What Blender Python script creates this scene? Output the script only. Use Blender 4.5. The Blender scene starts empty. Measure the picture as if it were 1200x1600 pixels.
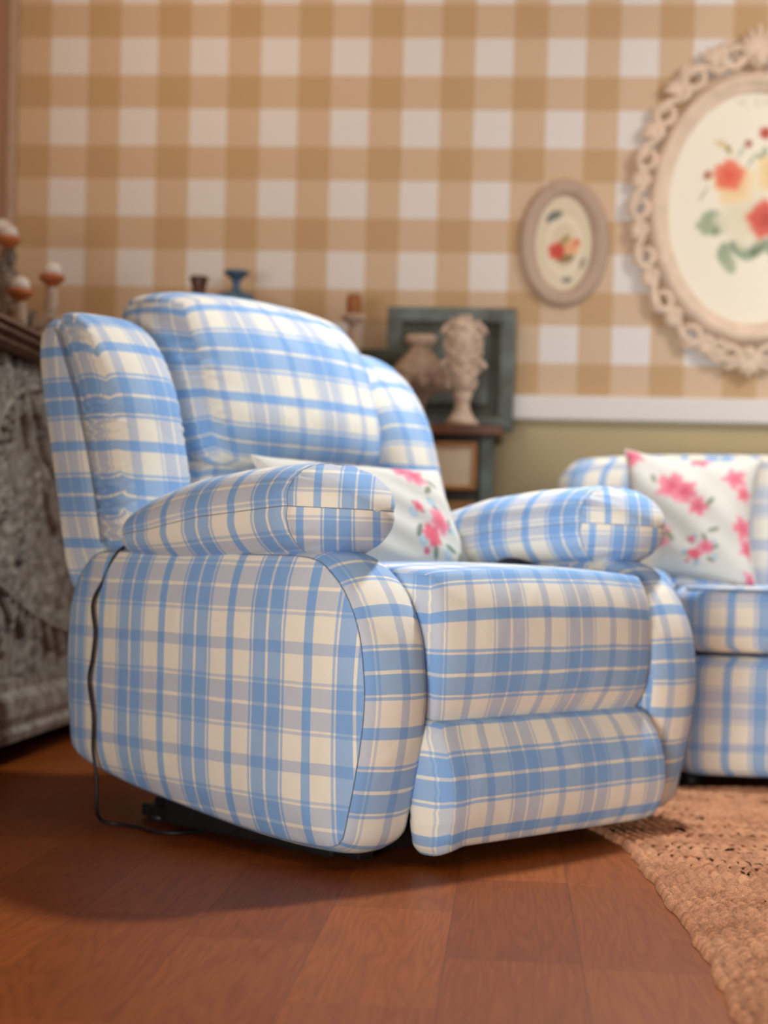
import bpy, bmesh, math, random
import numpy as np
from math import sin, cos, pi, radians, sqrt, atan2, tan
from mathutils import Vector, Matrix
random.seed(4)
rng = np.random.RandomState(7)
SC = bpy.context.scene
COL = SC.collection

# ------------------------------------------------------------------ camera
YAW, PITCH, ROLL, CAMH, FPX = radians(4.3), radians(2.0), 0.026, 0.52, 2600.0
cam_d = bpy.data.cameras.new('camera')
cam = bpy.data.objects.new('camera', cam_d); COL.objects.link(cam)
Fw = Vector((-sin(YAW)*cos(PITCH), cos(YAW)*cos(PITCH), -sin(PITCH)))
R0 = Vector((cos(YAW), sin(YAW), 0)); U0 = R0.cross(Fw)
Rt = R0*cos(ROLL)+U0*sin(ROLL); Up = U0*cos(ROLL)-R0*sin(ROLL)
M = Matrix((Rt, Up, -Fw)).transposed().to_4x4(); M.translation = Vector((0, 0, CAMH))
cam.matrix_world = M
cam_d.sensor_fit = 'AUTO'; cam_d.sensor_width = 36.0
cam_d.lens = 36.0*FPX/1600.0
cam_d.shift_y = (880+FPX*tan(PITCH)-800)/1600.0
cam_d.dof.use_dof = True; cam_d.dof.focus_distance = 2.58; cam_d.dof.aperture_fstop = 2.4
cam_d.clip_start = 0.05
SC.camera = cam

# ------------------------------------------------------------------ world, lights, exposure
SC.view_settings.view_transform = 'Standard'
SC.view_settings.look = 'None'
SC.view_settings.gamma = 1.0
SC.view_settings.use_curve_mapping = False
SC.view_settings.exposure = 0.0
w = bpy.data.worlds.new('world'); SC.world = w; w.use_nodes = True
w.node_tree.nodes['Background'].inputs[0].default_value = (1.0, 0.80, 0.62, 1)
w.node_tree.nodes['Background'].inputs[1].default_value = 0.12

def area(name, loc, target, size, power, color, sy=None, spread=180):
    l = bpy.data.lights.new(name, 'AREA'); l.energy = power; l.color = color
    l.shape = 'RECTANGLE'; l.size = size; l.size_y = sy or size; l.spread = radians(spread)
    o = bpy.data.objects.new(name, l); COL.objects.link(o); o.location = loc
    o.rotation_euler = (Vector(target)-Vector(loc)).to_track_quat('-Z', 'Y').to_euler()
    return o
def spot(name, loc, target, power, color, angle, blend=0.6, rad=0.06):
    l = bpy.data.lights.new(name, 'SPOT'); l.energy = power; l.color = color
    l.spot_size = radians(angle); l.spot_blend = blend; l.shadow_soft_size = rad
    o = bpy.data.objects.new(name, l); COL.objects.link(o); o.location = loc
    o.rotation_euler = (Vector(target)-Vector(loc)).to_track_quat('-Z', 'Y').to_euler()
    return o
area('key_ceiling_light', (0.50, 4.22, 2.72), (0.0, 2.6, 0.0), 0.18, 31, (0.90, 0.95, 1.0), spread=105)
area('front_ceiling_light', (1.9, 1.2, 2.7), (0.1, 3.3, 0.6), 0.5, 10, (0.88, 0.94, 1.0))
area('front_fill_light', (-0.75, -1.40, 0.42), (0.62, 3.0, 0.62), 1.2, 18, (1.0, 0.97, 0.94), 0.5, 62)  # low fill added behind the camera to brighten upright faces, not a window
area('wall_wash_light', (2.0, 3.5, 2.55), (1.35, 5.2, 1.35), 0.5, 15, (1.0, 0.94, 0.88), spread=115)
area('warm_wall_light', (-1.0, 3.4, 2.62), (-0.95, 5.2, 2.1), 0.5, 5.5, (1.0, 0.76, 0.54), spread=110)
area('warm_room_light', (-0.9, 0.9, 2.5), (-0.6, 1.7, 0.0), 0.6, 4, (1.0, 0.74, 0.48), spread=110)

# ------------------------------------------------------------------ node helpers
class NT:
    def __init__(s, name, rough=0.8, spec=0.3):
        s.m = bpy.data.materials.new(name); s.m.use_nodes = True
        s.t = s.m.node_tree; s.b = s.t.nodes['Principled BSDF']
        s.b.inputs['Roughness'].default_value = rough
        s.b.inputs['Specular IOR Level'].default_value = spec
    def n(s, typ, **kw):
        nd = s.t.nodes.new(typ)
        for k, v in kw.items(): setattr(nd, k, v)
        return nd
    def set(s, sock, v):
        if isinstance(v, bpy.types.NodeSocket): s.t.links.new(v, sock)
        elif isinstance(v, bpy.types.Node): s.t.links.new(v.outputs[0], sock)
        elif v is not None: sock.default_value = v
    def math(s, op, a, b=None, c=None):
        nd = s.n('ShaderNodeMath', operation=op)
        s.set(nd.inputs[0], a); s.set(nd.inputs[1], b)
        if c is not None: s.set(nd.inputs[2], c)
        return nd.outputs[0]
    def mix(s, f, a, b, blend='MIX'):
        nd = s.n('ShaderNodeMix', data_type='RGBA', blend_type=blend)
        s.set(nd.inputs[0], f)
        for i, v in ((6, a), (7, b)):
            if isinstance(v, (tuple, list)): v = (*v[:3], 1)
            s.set(nd.inputs[i], v)
        return nd.outputs[2]
    def mixf(s, f, a, b):
        nd = s.n('ShaderNodeMix', data_type='FLOAT'); s.set(nd.inputs[0], f); s.set(nd.inputs[2], a); s.set(nd.inputs[3], b)
        return nd.outputs[0]
    def noise(s, vec, scale, detail=3, rough=0.5, dist=0):
        nd = s.n('ShaderNodeTexNoise'); s.set(nd.inputs['Vector'], vec)
        nd.inputs['Scale'].default_value = scale; nd.inputs['Detail'].default_value = detail
        nd.inputs['Roughness'].default_value = rough; nd.inputs['Distortion'].default_value = dist
        return nd.outputs[0]
    def ramp(s, f, stops, interp='LINEAR'):
        nd = s.n('ShaderNodeValToRGB'); nd.color_ramp.interpolation = interp
        cr = nd.color_ramp
        while len(cr.elements) < len(stops): cr.elements.new(0.5)
        for e, (p, c) in zip(cr.elements, stops):
            e.position = p; e.color = (*c[:3], 1) if isinstance(c, (tuple, list)) else (c, c, c, 1)
        s.set(nd.inputs[0], f); return nd.outputs[0]
    def tc(s, which): return s.n('ShaderNodeTexCoord').outputs[which]
    def sep(s, v):
        nd = s.n('ShaderNodeSeparateXYZ'); s.set(nd.inputs[0], v); return nd.outputs
    def comb(s, x, y, z=0.0):
        nd = s.n('ShaderNodeCombineXYZ'); s.set(nd.inputs[0], x); s.set(nd.inputs[1], y); s.set(nd.inputs[2], z); return nd.outputs[0]
    def map(s, v, sc=(1, 1, 1), loc=(0, 0, 0), rot=(0, 0, 0)):
        nd = s.n('ShaderNodeMapping'); s.set(nd.inputs[0], v)
        nd.inputs[1].default_value = loc; nd.inputs[2].default_value = rot; nd.inputs[3].default_value = sc
        return nd.outputs[0]
    def bump(s, h, strength, dist, normal=None):
        nd = s.n('ShaderNodeBump'); s.set(nd.inputs['Height'], h)
        nd.inputs['Strength'].default_value = strength; nd.inputs['Distance'].default_value = dist
        if normal is not None: s.set(nd.inputs['Normal'], normal)
        return nd.outputs[0]
    def out(s, color=None, normal=None, rough=None):
        if color is not None: s.set(s.b.inputs['Base Color'], (*color[:3], 1) if isinstance(color, tuple) else color)
        if normal is not None: s.set(s.b.inputs['Normal'], normal)
        if rough is not None: s.set(s.b.inputs['Roughness'], rough)
        return s.m

def srgb(r, g, b):
    f = lambda c: (c/255/12.92) if c/255 <= .04045 else ((c/255+.055)/1.055)**2.4
    return (f(r), f(g), f(b))

# ------------------------------------------------------------------ materials
def plaid(name, H=0.195, V=0.200, across=True):
    """woven check: yarn bands of blue on cream both ways; one direction of yarn shows more on the face"""
    m = NT(name, 0.9, 0.15)
    CC, DB, XB, BB = (0.88, 0.825, 0.69), (0.33, 0.50, 0.74), (0.53, 0.575, 0.66), (0.20, 0.395, 0.72)
    uv = m.tc('UV'); x, y, _ = m.sep(uv)
    wob = m.noise(m.map(uv, (6, 6, 1)), 1.0, 2)
    def prof(c, P):
        wv = m.math('MULTIPLY', m.math('SUBTRACT', wob, 0.5), 0.03)
        t = m.math('FRACT', m.math('ADD', m.math('DIVIDE', c, P), wv))
        s = m.math('ABSOLUTE', m.math('SUBTRACT', t, 0.5))   # .5 at the single blue stripe, 0 at the white line
        return m.ramp(s, [(0, 0.0), (0.012, 1.0), (0.178, 0.0), (0.198, 0.85), (0.225, 0.0), (0.447, 1.0)], 'CONSTANT')
    px, py = prof(x, H), prof(y, V)
    dom, crs = (py, px) if across else (px, py)
    tw = m.math('SINE', m.math('MULTIPLY', m.math('ADD', x, m.math('MULTIPLY', y, 0.8)), 2*pi/0.0024))
    tw01 = m.math('MULTIPLY_ADD', tw, 0.5, 0.5)
    # twill: where the cross yarn surfaces its colour shows a little more
    crs2 = m.math('MULTIPLY', crs, m.math('MULTIPLY_ADD', tw, 0.16, 0.94))
    a = m.mix(crs2, CC, XB); b = m.mix(crs2, DB, BB)
    base = m.mix(dom, a, b)
    fz = m.noise(m.map(uv, (1, 1, 1)), 260, 3)
    base = m.mix(m.math('MULTIPLY', fz, 0.08), base, (0.75, 0.75, 0.75))
    wr = m.noise(m.map(m.tc('Object'), (1, 1, 1)), 7, 3, 0.45, 0.6)
    n1 = m.bump(wr, 0.4, 0.02)
    n2 = m.bump(m.math('ADD', tw01, m.math('MULTIPLY', fz, 0.8)), 0.25, 0.0006, n1)
    m.b.inputs['Sheen Weight'].default_value = 0.10
    return m.out(base, n2)
M_PL_F = plaid('plaid_cotton_crosswise', across=True)       # horizontal bands stronger
M_PL_S = plaid('plaid_cotton_lengthwise', across=False)     # vertical bands stronger

def simple(name, col, rough=0.6, spec=0.3, nscale=None, amt=0.15, dark=None, bump=0.0, metal=0.0):
    m = NT(name, rough, spec); m.b.inputs['Metallic'].default_value = metal
    c = m.tc('Object'); n = m.noise(c, nscale or 20, 4)
    col2 = dark or tuple(k*(1-amt*2) for k in col)
    base = m.mix(m.ramp(n, [(0.35, 0.0), (0.65, 1.0)]), col2, col)
    nr = m.bump(n, bump, 0.004) if bump else None
    return m.out(base, nr)
M_BLACK = simple('black_steel', (0.012, 0.012, 0.013), 0.45, 0.4)
M_CORD = simple('black_rubber', (0.010, 0.010, 0.012), 0.45, 0.4)
M_THREAD = simple('grey_blue_thread', (0.20, 0.26, 0.36), 0.8, 0.2)
M_WHITE = simple('white_paint', (0.80, 0.77, 0.74), 0.45, 0.4, 4, 0.02)
M_CEIL = simple('ceiling_paint', (0.75, 0.70, 0.62), 0.9, 0.2, 3, 0.02)
M_TAUPE = simple('taupe_wood_paint', srgb(196, 170, 150), 0.6, 0.3, 30, 0.05)
M_CREAMF = simple('cream_carved_resin', srgb(236, 212, 188), 0.6, 0.3, 22, 0.07, bump=0.15)
M_WHITEW = simple('whitewashed_carving', srgb(214, 188, 166), 0.75, 0.2, 60, 0.15, bump=0.4)
M_GREYCARVE = simple('grey_limed_wood', srgb(166, 158, 146), 0.8, 0.2, 30, 0.1, dark=srgb(112, 102, 92), bump=0.15)
M_CARVEL = simple('pale_grey_carving', srgb(176, 162, 146), 0.75, 0.2, 40, 0.1, dark=srgb(128, 112, 98), bump=0.2)
M_DARKW = simple('brown_stained_wood', srgb(112, 78, 58), 0.5, 0.35, 14, 0.2, bump=0.1)
M_TABLE = simple('reddish_brown_tabletop', srgb(120, 72, 40), 0.4, 0.4, 14, 0.2)
M_TEAL = simple('worn_teal_paint', srgb(118, 130, 126), 0.6, 0.3, 16, 0.1, dark=srgb(92, 98, 92), bump=0.1)
M_TEALD = simple('dark_green_grey_paint', srgb(88, 92, 80), 0.6, 0.3, 16, 0.15)
M_DRAWER = simple('cream_distressed_paint', srgb(226, 210, 182), 0.6, 0.3, 9, 0.06, dark=srgb(212, 184, 150))
M_HONEY = simple('honey_wood', srgb(190, 135, 80), 0.55, 0.3, 16, 0.12)
M_TERRA = simple('terracotta_glaze', srgb(205, 120, 70), 0.4, 0.4, 25, 0.1)
M_WAX = simple('white_wax', srgb(235, 225, 215), 0.4, 0.4, 10, 0.02)
M_AMBER = simple('amber_wax', srgb(168, 108, 60), 0.5, 0.4, 20, 0.08)
M_BLUEG = simple('blue_glazed_ceramic', srgb(78, 112, 140), 0.3, 0.5, 18, 0.1)
M_BROWNG = simple('dark_brown_ceramic', srgb(96, 56, 40), 0.35, 0.5, 18, 0.12)

def mk_gingham():
    m = NT('gingham_wallpaper', 0.85, 0.15)
    x, y, z = m.sep(m.tc('Object'))
    PX, PZ = 0.2218, 0.2192
    fx = m.math('FRACT', m.math('DIVIDE', m.math('ADD', x, 1.484+10*PX), PX))
    fz = m.math('FRACT', m.math('DIVIDE', m.math('ADD', z, -2.141+0.114+20*PZ), PZ))
    a = m.math('LESS_THAN', fx, 0.53); b = m.math('LESS_THAN', fz, 0.53)
    s = m.math('ADD', a, b)
    white = (0.80, 0.765, 0.735); mid = (0.67, 0.50, 0.345); dark = (0.56, 0.375, 0.205)
    c = m.ramp(m.math('MULTIPLY', s, 0.5), [(0, dark), (0.25, mid), (0.75, white)], 'CONSTANT')
    c = m.mix(m.math('MULTIPLY', m.noise(m.tc('Object'), 300, 2), 0.06), c, (0.5, 0.42, 0.3))
    return m.out(c)
M_GING = mk_gingham()
M_LEFTW = simple('taupe_wall_paint', srgb(186, 150, 124), 0.8, 0.2, 3, 0.02)
M_OLIVE = simple('beige_wall_paint', srgb(192, 176, 138), 0.8, 0.2, 3, 0.02)

def mk_floor():
    m = NT('reddish_wood_laminate', 0.42, 0.10)
    o = m.tc('Object'); x, y, z = m.sep(o)
    W = 0.180
    col = m.math('FLOOR', m.math('DIVIDE', m.math('ADD', x, 0.072+1.8), W))
    cr = m.n('ShaderNodeTexWhiteNoise', noise_dimensions='1D'); m.set(cr.inputs['W'], col)
    L = 0.56
    yy = m.math('ADD', y, m.math('MULTIPLY', cr.outputs[0], 1.7))
    row = m.math('FLOOR', m.math('DIVIDE', yy, L))
    idv = m.comb(col, row, 0.0)
    wn = m.n('ShaderNodeTexWhiteNoise', noise_dimensions='2D'); m.set(wn.inputs['Vector'], idv)
    rnd = wn.outputs[0]
    off = m.n('ShaderNodeVectorMath', operation='ADD')
    m.set(off.inputs[0], m.map(o, (1, 1, 1))); m.set(off.inputs[1], m.comb(m.math('MULTIPLY', rnd, 9.0), m.math('MULTIPLY', rnd, 5.0), 0.0))
    p = off.outputs[0]
    g = m.noise(m.map(p, (7, 0.8, 1)), 1.5, 2, 0.45, 0.35)
    rings = m.math('FRACT', m.math('MULTIPLY', g, 16.0))
    rings = m.math('ABSOLUTE', m.math('SUBTRACT', rings, 0.5))
    fine = m.noise(m.map(p, (190, 7, 1)), 1.0, 4, 0.6)
    base = m.ramp(rings, [(0.0, srgb(138, 74, 26)), (0.2, srgb(148, 81, 31)), (0.5, srgb(152, 85, 34))])
    base = m.mix(m.ramp(fine, [(0.35, 0.45), (0.65, 0.0)]), base, srgb(112, 56, 24))
    tint = m.ramp(rnd, [(0.0, (0.80, 0.68, 0.62)), (0.5, (0.95, 0.88, 0.82)), (1.0, (1.12, 1.06, 1.0))])
    base = m.mix(1.0, base, tint, 'MULTIPLY')
    fx = m.math('FRACT', m.math('DIVIDE', m.math('ADD', x, 0.072+1.8), W)); fy = m.math('FRACT', m.math('DIVIDE', yy, L))
    gx = m.math('LESS_THAN', m.math('MINIMUM', fx, m.math('SUBTRACT', 1.0, fx)), 0.007)
    gy = m.math('LESS_THAN', m.math('MINIMUM', fy, m.math('SUBTRACT', 1.0, fy)), 0.0025)
    gap = m.math('MAXIMUM', gx, gy)
    base = m.mix(m.math('MULTIPLY', gap, 0.35), base, (0.05, 0.02, 0.01))
    nr = m.bump(m.math('ADD', m.math('MULTIPLY', fine, 0.4), m.math('MULTIPLY', gap, -1.0)), 0.25, 0.001)
    return m.out(base, nr)
M_FLOOR = mk_floor()

def mk_jute():
    m = NT('braided_jute', 0.9, 0.15)
    uv = m.tc('UV'); s, d, _ = m.sep(uv)          # s along the braid, d across
    P = 0.021
    f = m.math('FRACT', m.math('DIVIDE', d, P))
    side = m.math('SUBTRACT', f, 0.5)
    ph = m.math('ADD', m.math('DIVIDE', s, 0.016), m.math('MULTIPLY', m.math('ABSOLUTE', side), 1.6))
    ph = m.math('ADD', ph, m.math('MULTIPLY', m.noise(m.tc('Object'), 14, 2), 1.2))
    st = m.math('ABSOLUTE', m.math('SINE', m.math('MULTIPLY', ph, pi)))
    fib = m.noise(m.tc('Object'), 330, 4, 0.7)
    big = m.noise(m.tc('Object'), 9, 3)
    base = m.ramp(m.math('ADD', m.math('MULTIPLY', fib, 0.65), m.math('MULTIPLY', big, 0.4)),
                  [(0.35, srgb(138, 88, 60)), (0.55, srgb(192, 136, 100)), (0.75, srgb(222, 170, 130))])
    idn = m.n('ShaderNodeTexWhiteNoise', noise_dimensions='2D')
    m.set(idn.inputs['Vector'], m.comb(m.math('FLOOR', m.math('DIVIDE', s, 0.0112)), m.math('FLOOR', m.math('DIVIDE', d, P/2.0)), 0.0))
    tone = m.ramp(idn.outputs[0], [(0.0, (0.72, 0.68, 0.64)), (0.5, (1.0, 1.0, 1.0)), (1.0, (1.18, 1.16, 1.12))])
    base = m.mix(0.85, base, tone, 'MULTIPLY')
    edge = m.math('MULTIPLY', m.math('ABSOLUTE', side), 2.0)
    h = m.math('SUBTRACT', m.math('MULTIPLY', st, 0.8), m.math('POWER', edge, 4.0))
    nr = m.bump(fib, 0.5, 0.002)
    return m.out(base, nr)
M_JUTE = mk_jute()

def mk_vcol(name, rough=0.85, spec=0.15, weave=900):
    m = NT(name, rough, spec)
    a = m.n('ShaderNodeAttribute', attribute_name='print')
    nz = m.noise(m.tc('Object'), weave, 2)
    nr = m.bump(nz, 0.2, 0.001)
    return m.out(a.outputs['Color'], nr)
M_PRINT = mk_vcol('floral_printed_cotton')
M_PAINTING = mk_vcol('painted_canvas', 0.6, 0.25, 400)

# ------------------------------------------------------------------ mesh helpers
def tag(o, label=None, cat=None, group=None, kind=None):
    for k, v in (('label', label), ('category', cat), ('group', group), ('kind', kind)):
        if v: o[k] = v
    return o
def empty(name, loc=(0, 0, 0), rz=0, label=None, cat=None, group=None):
    o = bpy.data.objects.new(name, None); COL.objects.link(o)
    o.location = loc; o.rotation_euler = (0, 0, rz); o.empty_display_size = 0.05
    return tag(o, label, cat, group)
def mk(name, verts, faces, mat, parent=None, uvs=None, smooth=True, cols=None):
    me = bpy.data.meshes.new(name); me.from_pydata([tuple(map(float, v)) for v in verts], [], [tuple(map(int, f)) for f in faces])
    if uvs is not None:
        ul = me.uv_layers.new(name='UVMap'); arr = np.empty((len(me.loops), 2), dtype=np.float32); k = 0
        for fu in uvs:
            for c in fu: arr[k] = c; k += 1
        ul.data.foreach_set('uv', arr.ravel())
    if cols is not None:
        ca = me.color_attributes.new('print', 'FLOAT_COLOR', 'POINT')
        c4 = np.ones((len(verts), 4), dtype=np.float32); c4[:, :3] = cols
        ca.data.foreach_set('color', c4.ravel())
    if smooth: me.polygons.foreach_set('use_smooth', [True]*len(me.polygons))
    me.materials.append(mat); me.update()
    o = bpy.data.objects.new(name, me); COL.objects.link(o)
    if parent is not None: o.parent = parent
    return o
def box(name, x0, x1, y0, y1, z0, z1, mat, parent=None, bev=0.004, smooth=False):
    bm = bmesh.new(); bmesh.ops.create_cube(bm, size=1)
    for v in bm.verts:
        v.co = Vector(((x0+x1)/2+v.co.x*(x1-x0), (y0+y1)/2+v.co.y*(y1-y0), (z0+z1)/2+v.co.z*(z1-z0)))
    if bev: bmesh.ops.bevel(bm, geom=bm.edges[:], offset=bev, segments=2, affect='EDGES', profile=0.6)
    me = bpy.data.meshes.new(name); bm.to_mesh(me); bm.free(); me.materials.append(mat)
    o = bpy.data.objects.new(name, me); COL.objects.link(o)
    if parent is not None: o.parent = parent
    return o
def catmull(P, n=8, closed=False):
    P = [np.array(p, float) for p in P]; out = []; N = len(P)
    rngi = range(N if closed else N-1)
    for i in rngi:
        g = (lambda k: P[k % N]) if closed else (lambda k: P[min(max(k, 0), N-1)])
        p0, p1, p2, p3 = g(i-1), g(i), g(i+1), g(i+2)
        for j in range(n):
            t = j/n
            out.append(0.5*((2*p1)+(-p0+p2)*t+(2*p0-5*p1+4*p2-p3)*t*t+(-p0+3*p1-3*p2+p3)*t**3))
    if not closed: out.append(P[-1])
    return out
def tube_geo(P, r, seg=8, closed=False, flat=1.0):
    P = [Vector(p) for p in P]; n = len(P); V = []; Fc = []
    rad = r if callable(r) else (lambda t: r)
    up = Vector((0, 0, 1)); prev = None
    for i, p in enumerate(P):
        a = P[(i-1) % n] if (closed or i > 0) else p; b = P[(i+1) % n] if (closed or i < n-1) else p
        t = (b-a).normalized() if (b-a).length > 1e-9 else Vector((0, 0, 1))
        if prev is None:
            s = t.cross(up)
            if s.length < 1e-3: s = t.cross(Vector((1, 0, 0)))
            s.normalize()
        else:
            s = prev-t*prev.dot(t); s.normalize()
        prev = s; u = t.cross(s); R = rad(i/max(1, n-1))
        for k in range(seg):
            a_ = 2*pi*k/seg; V.append(p+s*cos(a_)*R+u*sin(a_)*R*flat)
    m = n if closed else n-1
    for i in range(m):
        for k in range(seg):
            j = (i+1) % n
            Fc.append((i*seg+k, i*seg+(k+1) % seg, j*seg+(k+1) % seg, j*seg+k))
    if not closed:
        Fc.append(tuple(range(seg))[::-1]); Fc.append(tuple((n-1)*seg+k for k in range(seg)))
    return V, Fc
def merge(gs):
    V = []; Fc = []
    for v, f in gs:
        b = len(V); V += list(v); Fc += [tuple(i+b for i in q) for q in f]
    return V, Fc
def tube(name, P, r, mat, parent=None, seg=8, closed=False):
    V, Fc = tube_geo(P, r, seg, closed); return mk(name, V, Fc, mat, parent)
def lathe_geo(prof, seg=28, c=(0, 0, 0), wob=None):
    V = []; Fc = []
    for r, z in prof:
        for k in range(seg):
            a = 2*pi*k/seg; R = r*(1+(wob(a, z) if wob else 0)); V.append((c[0]+R*cos(a), c[1]+R*sin(a), c[2]+z))
    for i in range(len(prof)-1):
        for k in range(seg):
            Fc.append((i*seg+k, i*seg+(k+1) % seg, (i+1)*seg+(k+1) % seg, (i+1)*seg+k))
    Fc.append(tuple(range(seg))[::-1]); Fc.append(tuple((len(prof)-1)*seg+k for k in range(seg)))
    return V, Fc
def lathe(name, prof, mat, parent=None, c=(0, 0, 0), seg=28, wob=None):
    V, Fc = lathe_geo(prof, seg, c, wob); return mk(name, V, Fc, mat, parent)
def ellipsoid_geo(c, r, n=12, rot=None):
    V = []; Fc = []
    for i in range(n+1):
        th = pi*i/n
        for k in range(2*n):
            a = pi*k/n; p = Vector((r[0]*sin(th)*cos(a), r[1]*sin(th)*sin(a), r[2]*cos(th)))
            if rot: p = rot @ p
            V.append(p+Vector(c))
    for i in range(n):
        for k in range(2*n):
            Fc.append((i*2*n+k, (i+1)*2*n+k, (i+1)*2*n+(k+1) % (2*n), i*2*n+(k+1) % (2*n)))
    return V, Fc

def rcube(name, size, k, n, mat, parent=None, warp=None, uvmode='wrapx', uvoff=(0, 0), loc=(0, 0, 0), k2=None, uvscale=(1, 1)):
    """rounded box with fabric coordinates in metres. size = full extents; warp(x,y,z)->(x,y,z) in local metres"""
    nx, ny, nz = n; sx, sy, sz = [s/2 for s in size]
    kk = k2 or (k, k, k)
    V = []; idx = {}; faces = []; uvs = []
    def lin(m): return [-1+2*i/m for i in range(m+1)]
    def vid(c):
        key = (round(c[0], 5), round(c[1], 5), round(c[2], 5))
        if key in idx: return idx[key]
        x, y, z = c
        # edge-wise rounding: x-y, y-z and x-z pairs use their own exponents
        def rn(a, b, q):
            m_ = max(abs(a), abs(b), 1e-9); s_ = (abs(a)**q+abs(b)**q)**(1/q); return m_/s_
        s = (abs(x)**kk[0]+abs(y)**kk[1]+abs(z)**kk[2])
        K = (kk[0]+kk[1]+kk[2])/3
        f = s**(-1/K)
        p = [x*f*sx, y*f*sy, z*f*sz]
        if warp: p = list(warp(*p))
        V.append((p[0]+loc[0], p[1]+loc[1], p[2]+loc[2])); idx[key] = len(V)-1; return idx[key]
    # (axis a, axis b, fixed axis, sign)
    defs = [(0, 2, 1, -1), (0, 2, 1, 1), (0, 1, 2, 1), (0, 1, 2, -1), (1, 2, 0, -1), (1, 2, 0, 1)]
    N = (nx, ny, nz); S = (sx, sy, sz)
    for a, b, fx, sg in defs:
        A = lin(N[a]); B = lin(N[b])
        for i in range(N[a]):
            for j in range(N[b]):
                q = []; u = []
                for di, dj in ((0, 0), (1, 0), (1, 1), (0, 1)):
                    c = [0, 0, 0]; c[a] = A[i+di]; c[b] = B[j+dj]; c[fx] = sg
                    q.append(vid(c))
                    X, Y, Z = c[0]*sx, c[1]*sy, c[2]*sz
                    if uvmode == 'wrapx':
                        if fx == 1 and sg == -1: t = (X, Z)
                        elif fx == 2 and sg == 1: t = (X, sz+(Y+sy))
                        elif fx == 1: t = (X, sz+2*sy+(sz-Z))
                        elif fx == 2: t = (X, -sz-(Y+sy))
                        elif sg == -1: t = (-sx-(Y+sy), Z)
                        else: t = (sx+(Y+sy), Z)
                    elif uvmode == 'wrapy':     # along y, around x-z
                        if fx == 0 and sg == -1: t = (Y, Z)
                        elif fx == 2 and sg == 1: t = (Y, sz+(X+sx))
                        elif fx == 0: t = (Y, sz+2*sx+(sz-Z))
                        elif fx == 2: t = (Y, -sz-(X+sx))
                        else: t = ((Y*1.0+sg*(X+sx)), Z)
                    else:
                        t = (X, Z) if fx == 1 else ((X, Y) if fx == 2 else (Y, Z))
                    u.append((t[0]*uvscale[0]+uvoff[0], t[1]*uvscale[1]+uvoff[1]))
                flip = (fx == 1 and sg == 1) or (fx == 2 and sg == -1) or (fx == 0 and sg == -1)
                if flip: q = q[::-1]; u = u[::-1]
                faces.append(q); uvs.append(u)
    return mk(name, V, faces, mat, parent, uvs)

# ------------------------------------------------------------------ setting
def plane_struct(name, co, mat):
    o = mk(name, co, [(0, 1, 2, 3)], mat, smooth=False); o['kind'] = 'structure'; return o
WY, WL, WR, WF, HC = 5.19, -1.615, 4.2, -1.6, 2.8
def slab(name, x0, x1, y0, y1, z0, z1, mat, bev=0):
    o = box(name, x0, x1, y0, y1, z0, z1, mat, None, bev); o['kind'] = 'structure'; return o
slab('floor', WL-0.1, WR, WF, WY+0.1, -0.08, 0.0, M_FLOOR)
RZ0, RZ1 = 0.975, 1.052
mb = []
slab('wall_back', WL-0.1, WR, WY, WY+0.1, RZ0, HC, M_GING)
slab('wall_back_lower', WL-0.1, WR, WY, WY+0.1, 0.0, RZ0, M_OLIVE)
slab('wall_left', WL-0.1, WL, WF, WY, 0.0, HC, M_LEFTW)
slab('ceiling', WL-0.1, WR, WF, WY+0.1, HC, HC+0.1, M_CEIL)
# chair rail
def sweep_x(name, prof, x0, x1, mat):
    V = [(x0, y, z) for y, z in prof]+[(x1, y, z) for y, z in prof]; n = len(prof)
    Fc = [(i, (i+1) % n, n+(i+1) % n, n+i) for i in range(n)]+[tuple(range(n))[::-1], tuple(range(n, 2*n))]
    o = mk(name, V, Fc, mat, smooth=False); o['kind'] = 'structure'; return o
sweep_x('trim_1', [(WY, RZ0-0.002), (WY-0.022, RZ0-0.002), (WY-0.028, RZ0+0.004), (WY-0.028, RZ1-0.010), (WY-0.024, RZ1-0.003), (WY, RZ1)], WL, WR, M_WHITE)
sweep_x('baseboard_back', [(WY, 0), (WY-0.016, 0), (WY-0.016, 0.09), (WY-0.008, 0.105), (WY, 0.105)], WL, WR, M_WHITE)
t = slab('trim_2', WL+0.0, WL+0.030, WY-0.030, WY, RZ1, HC, M_TAUPE, 0.006)

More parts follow.
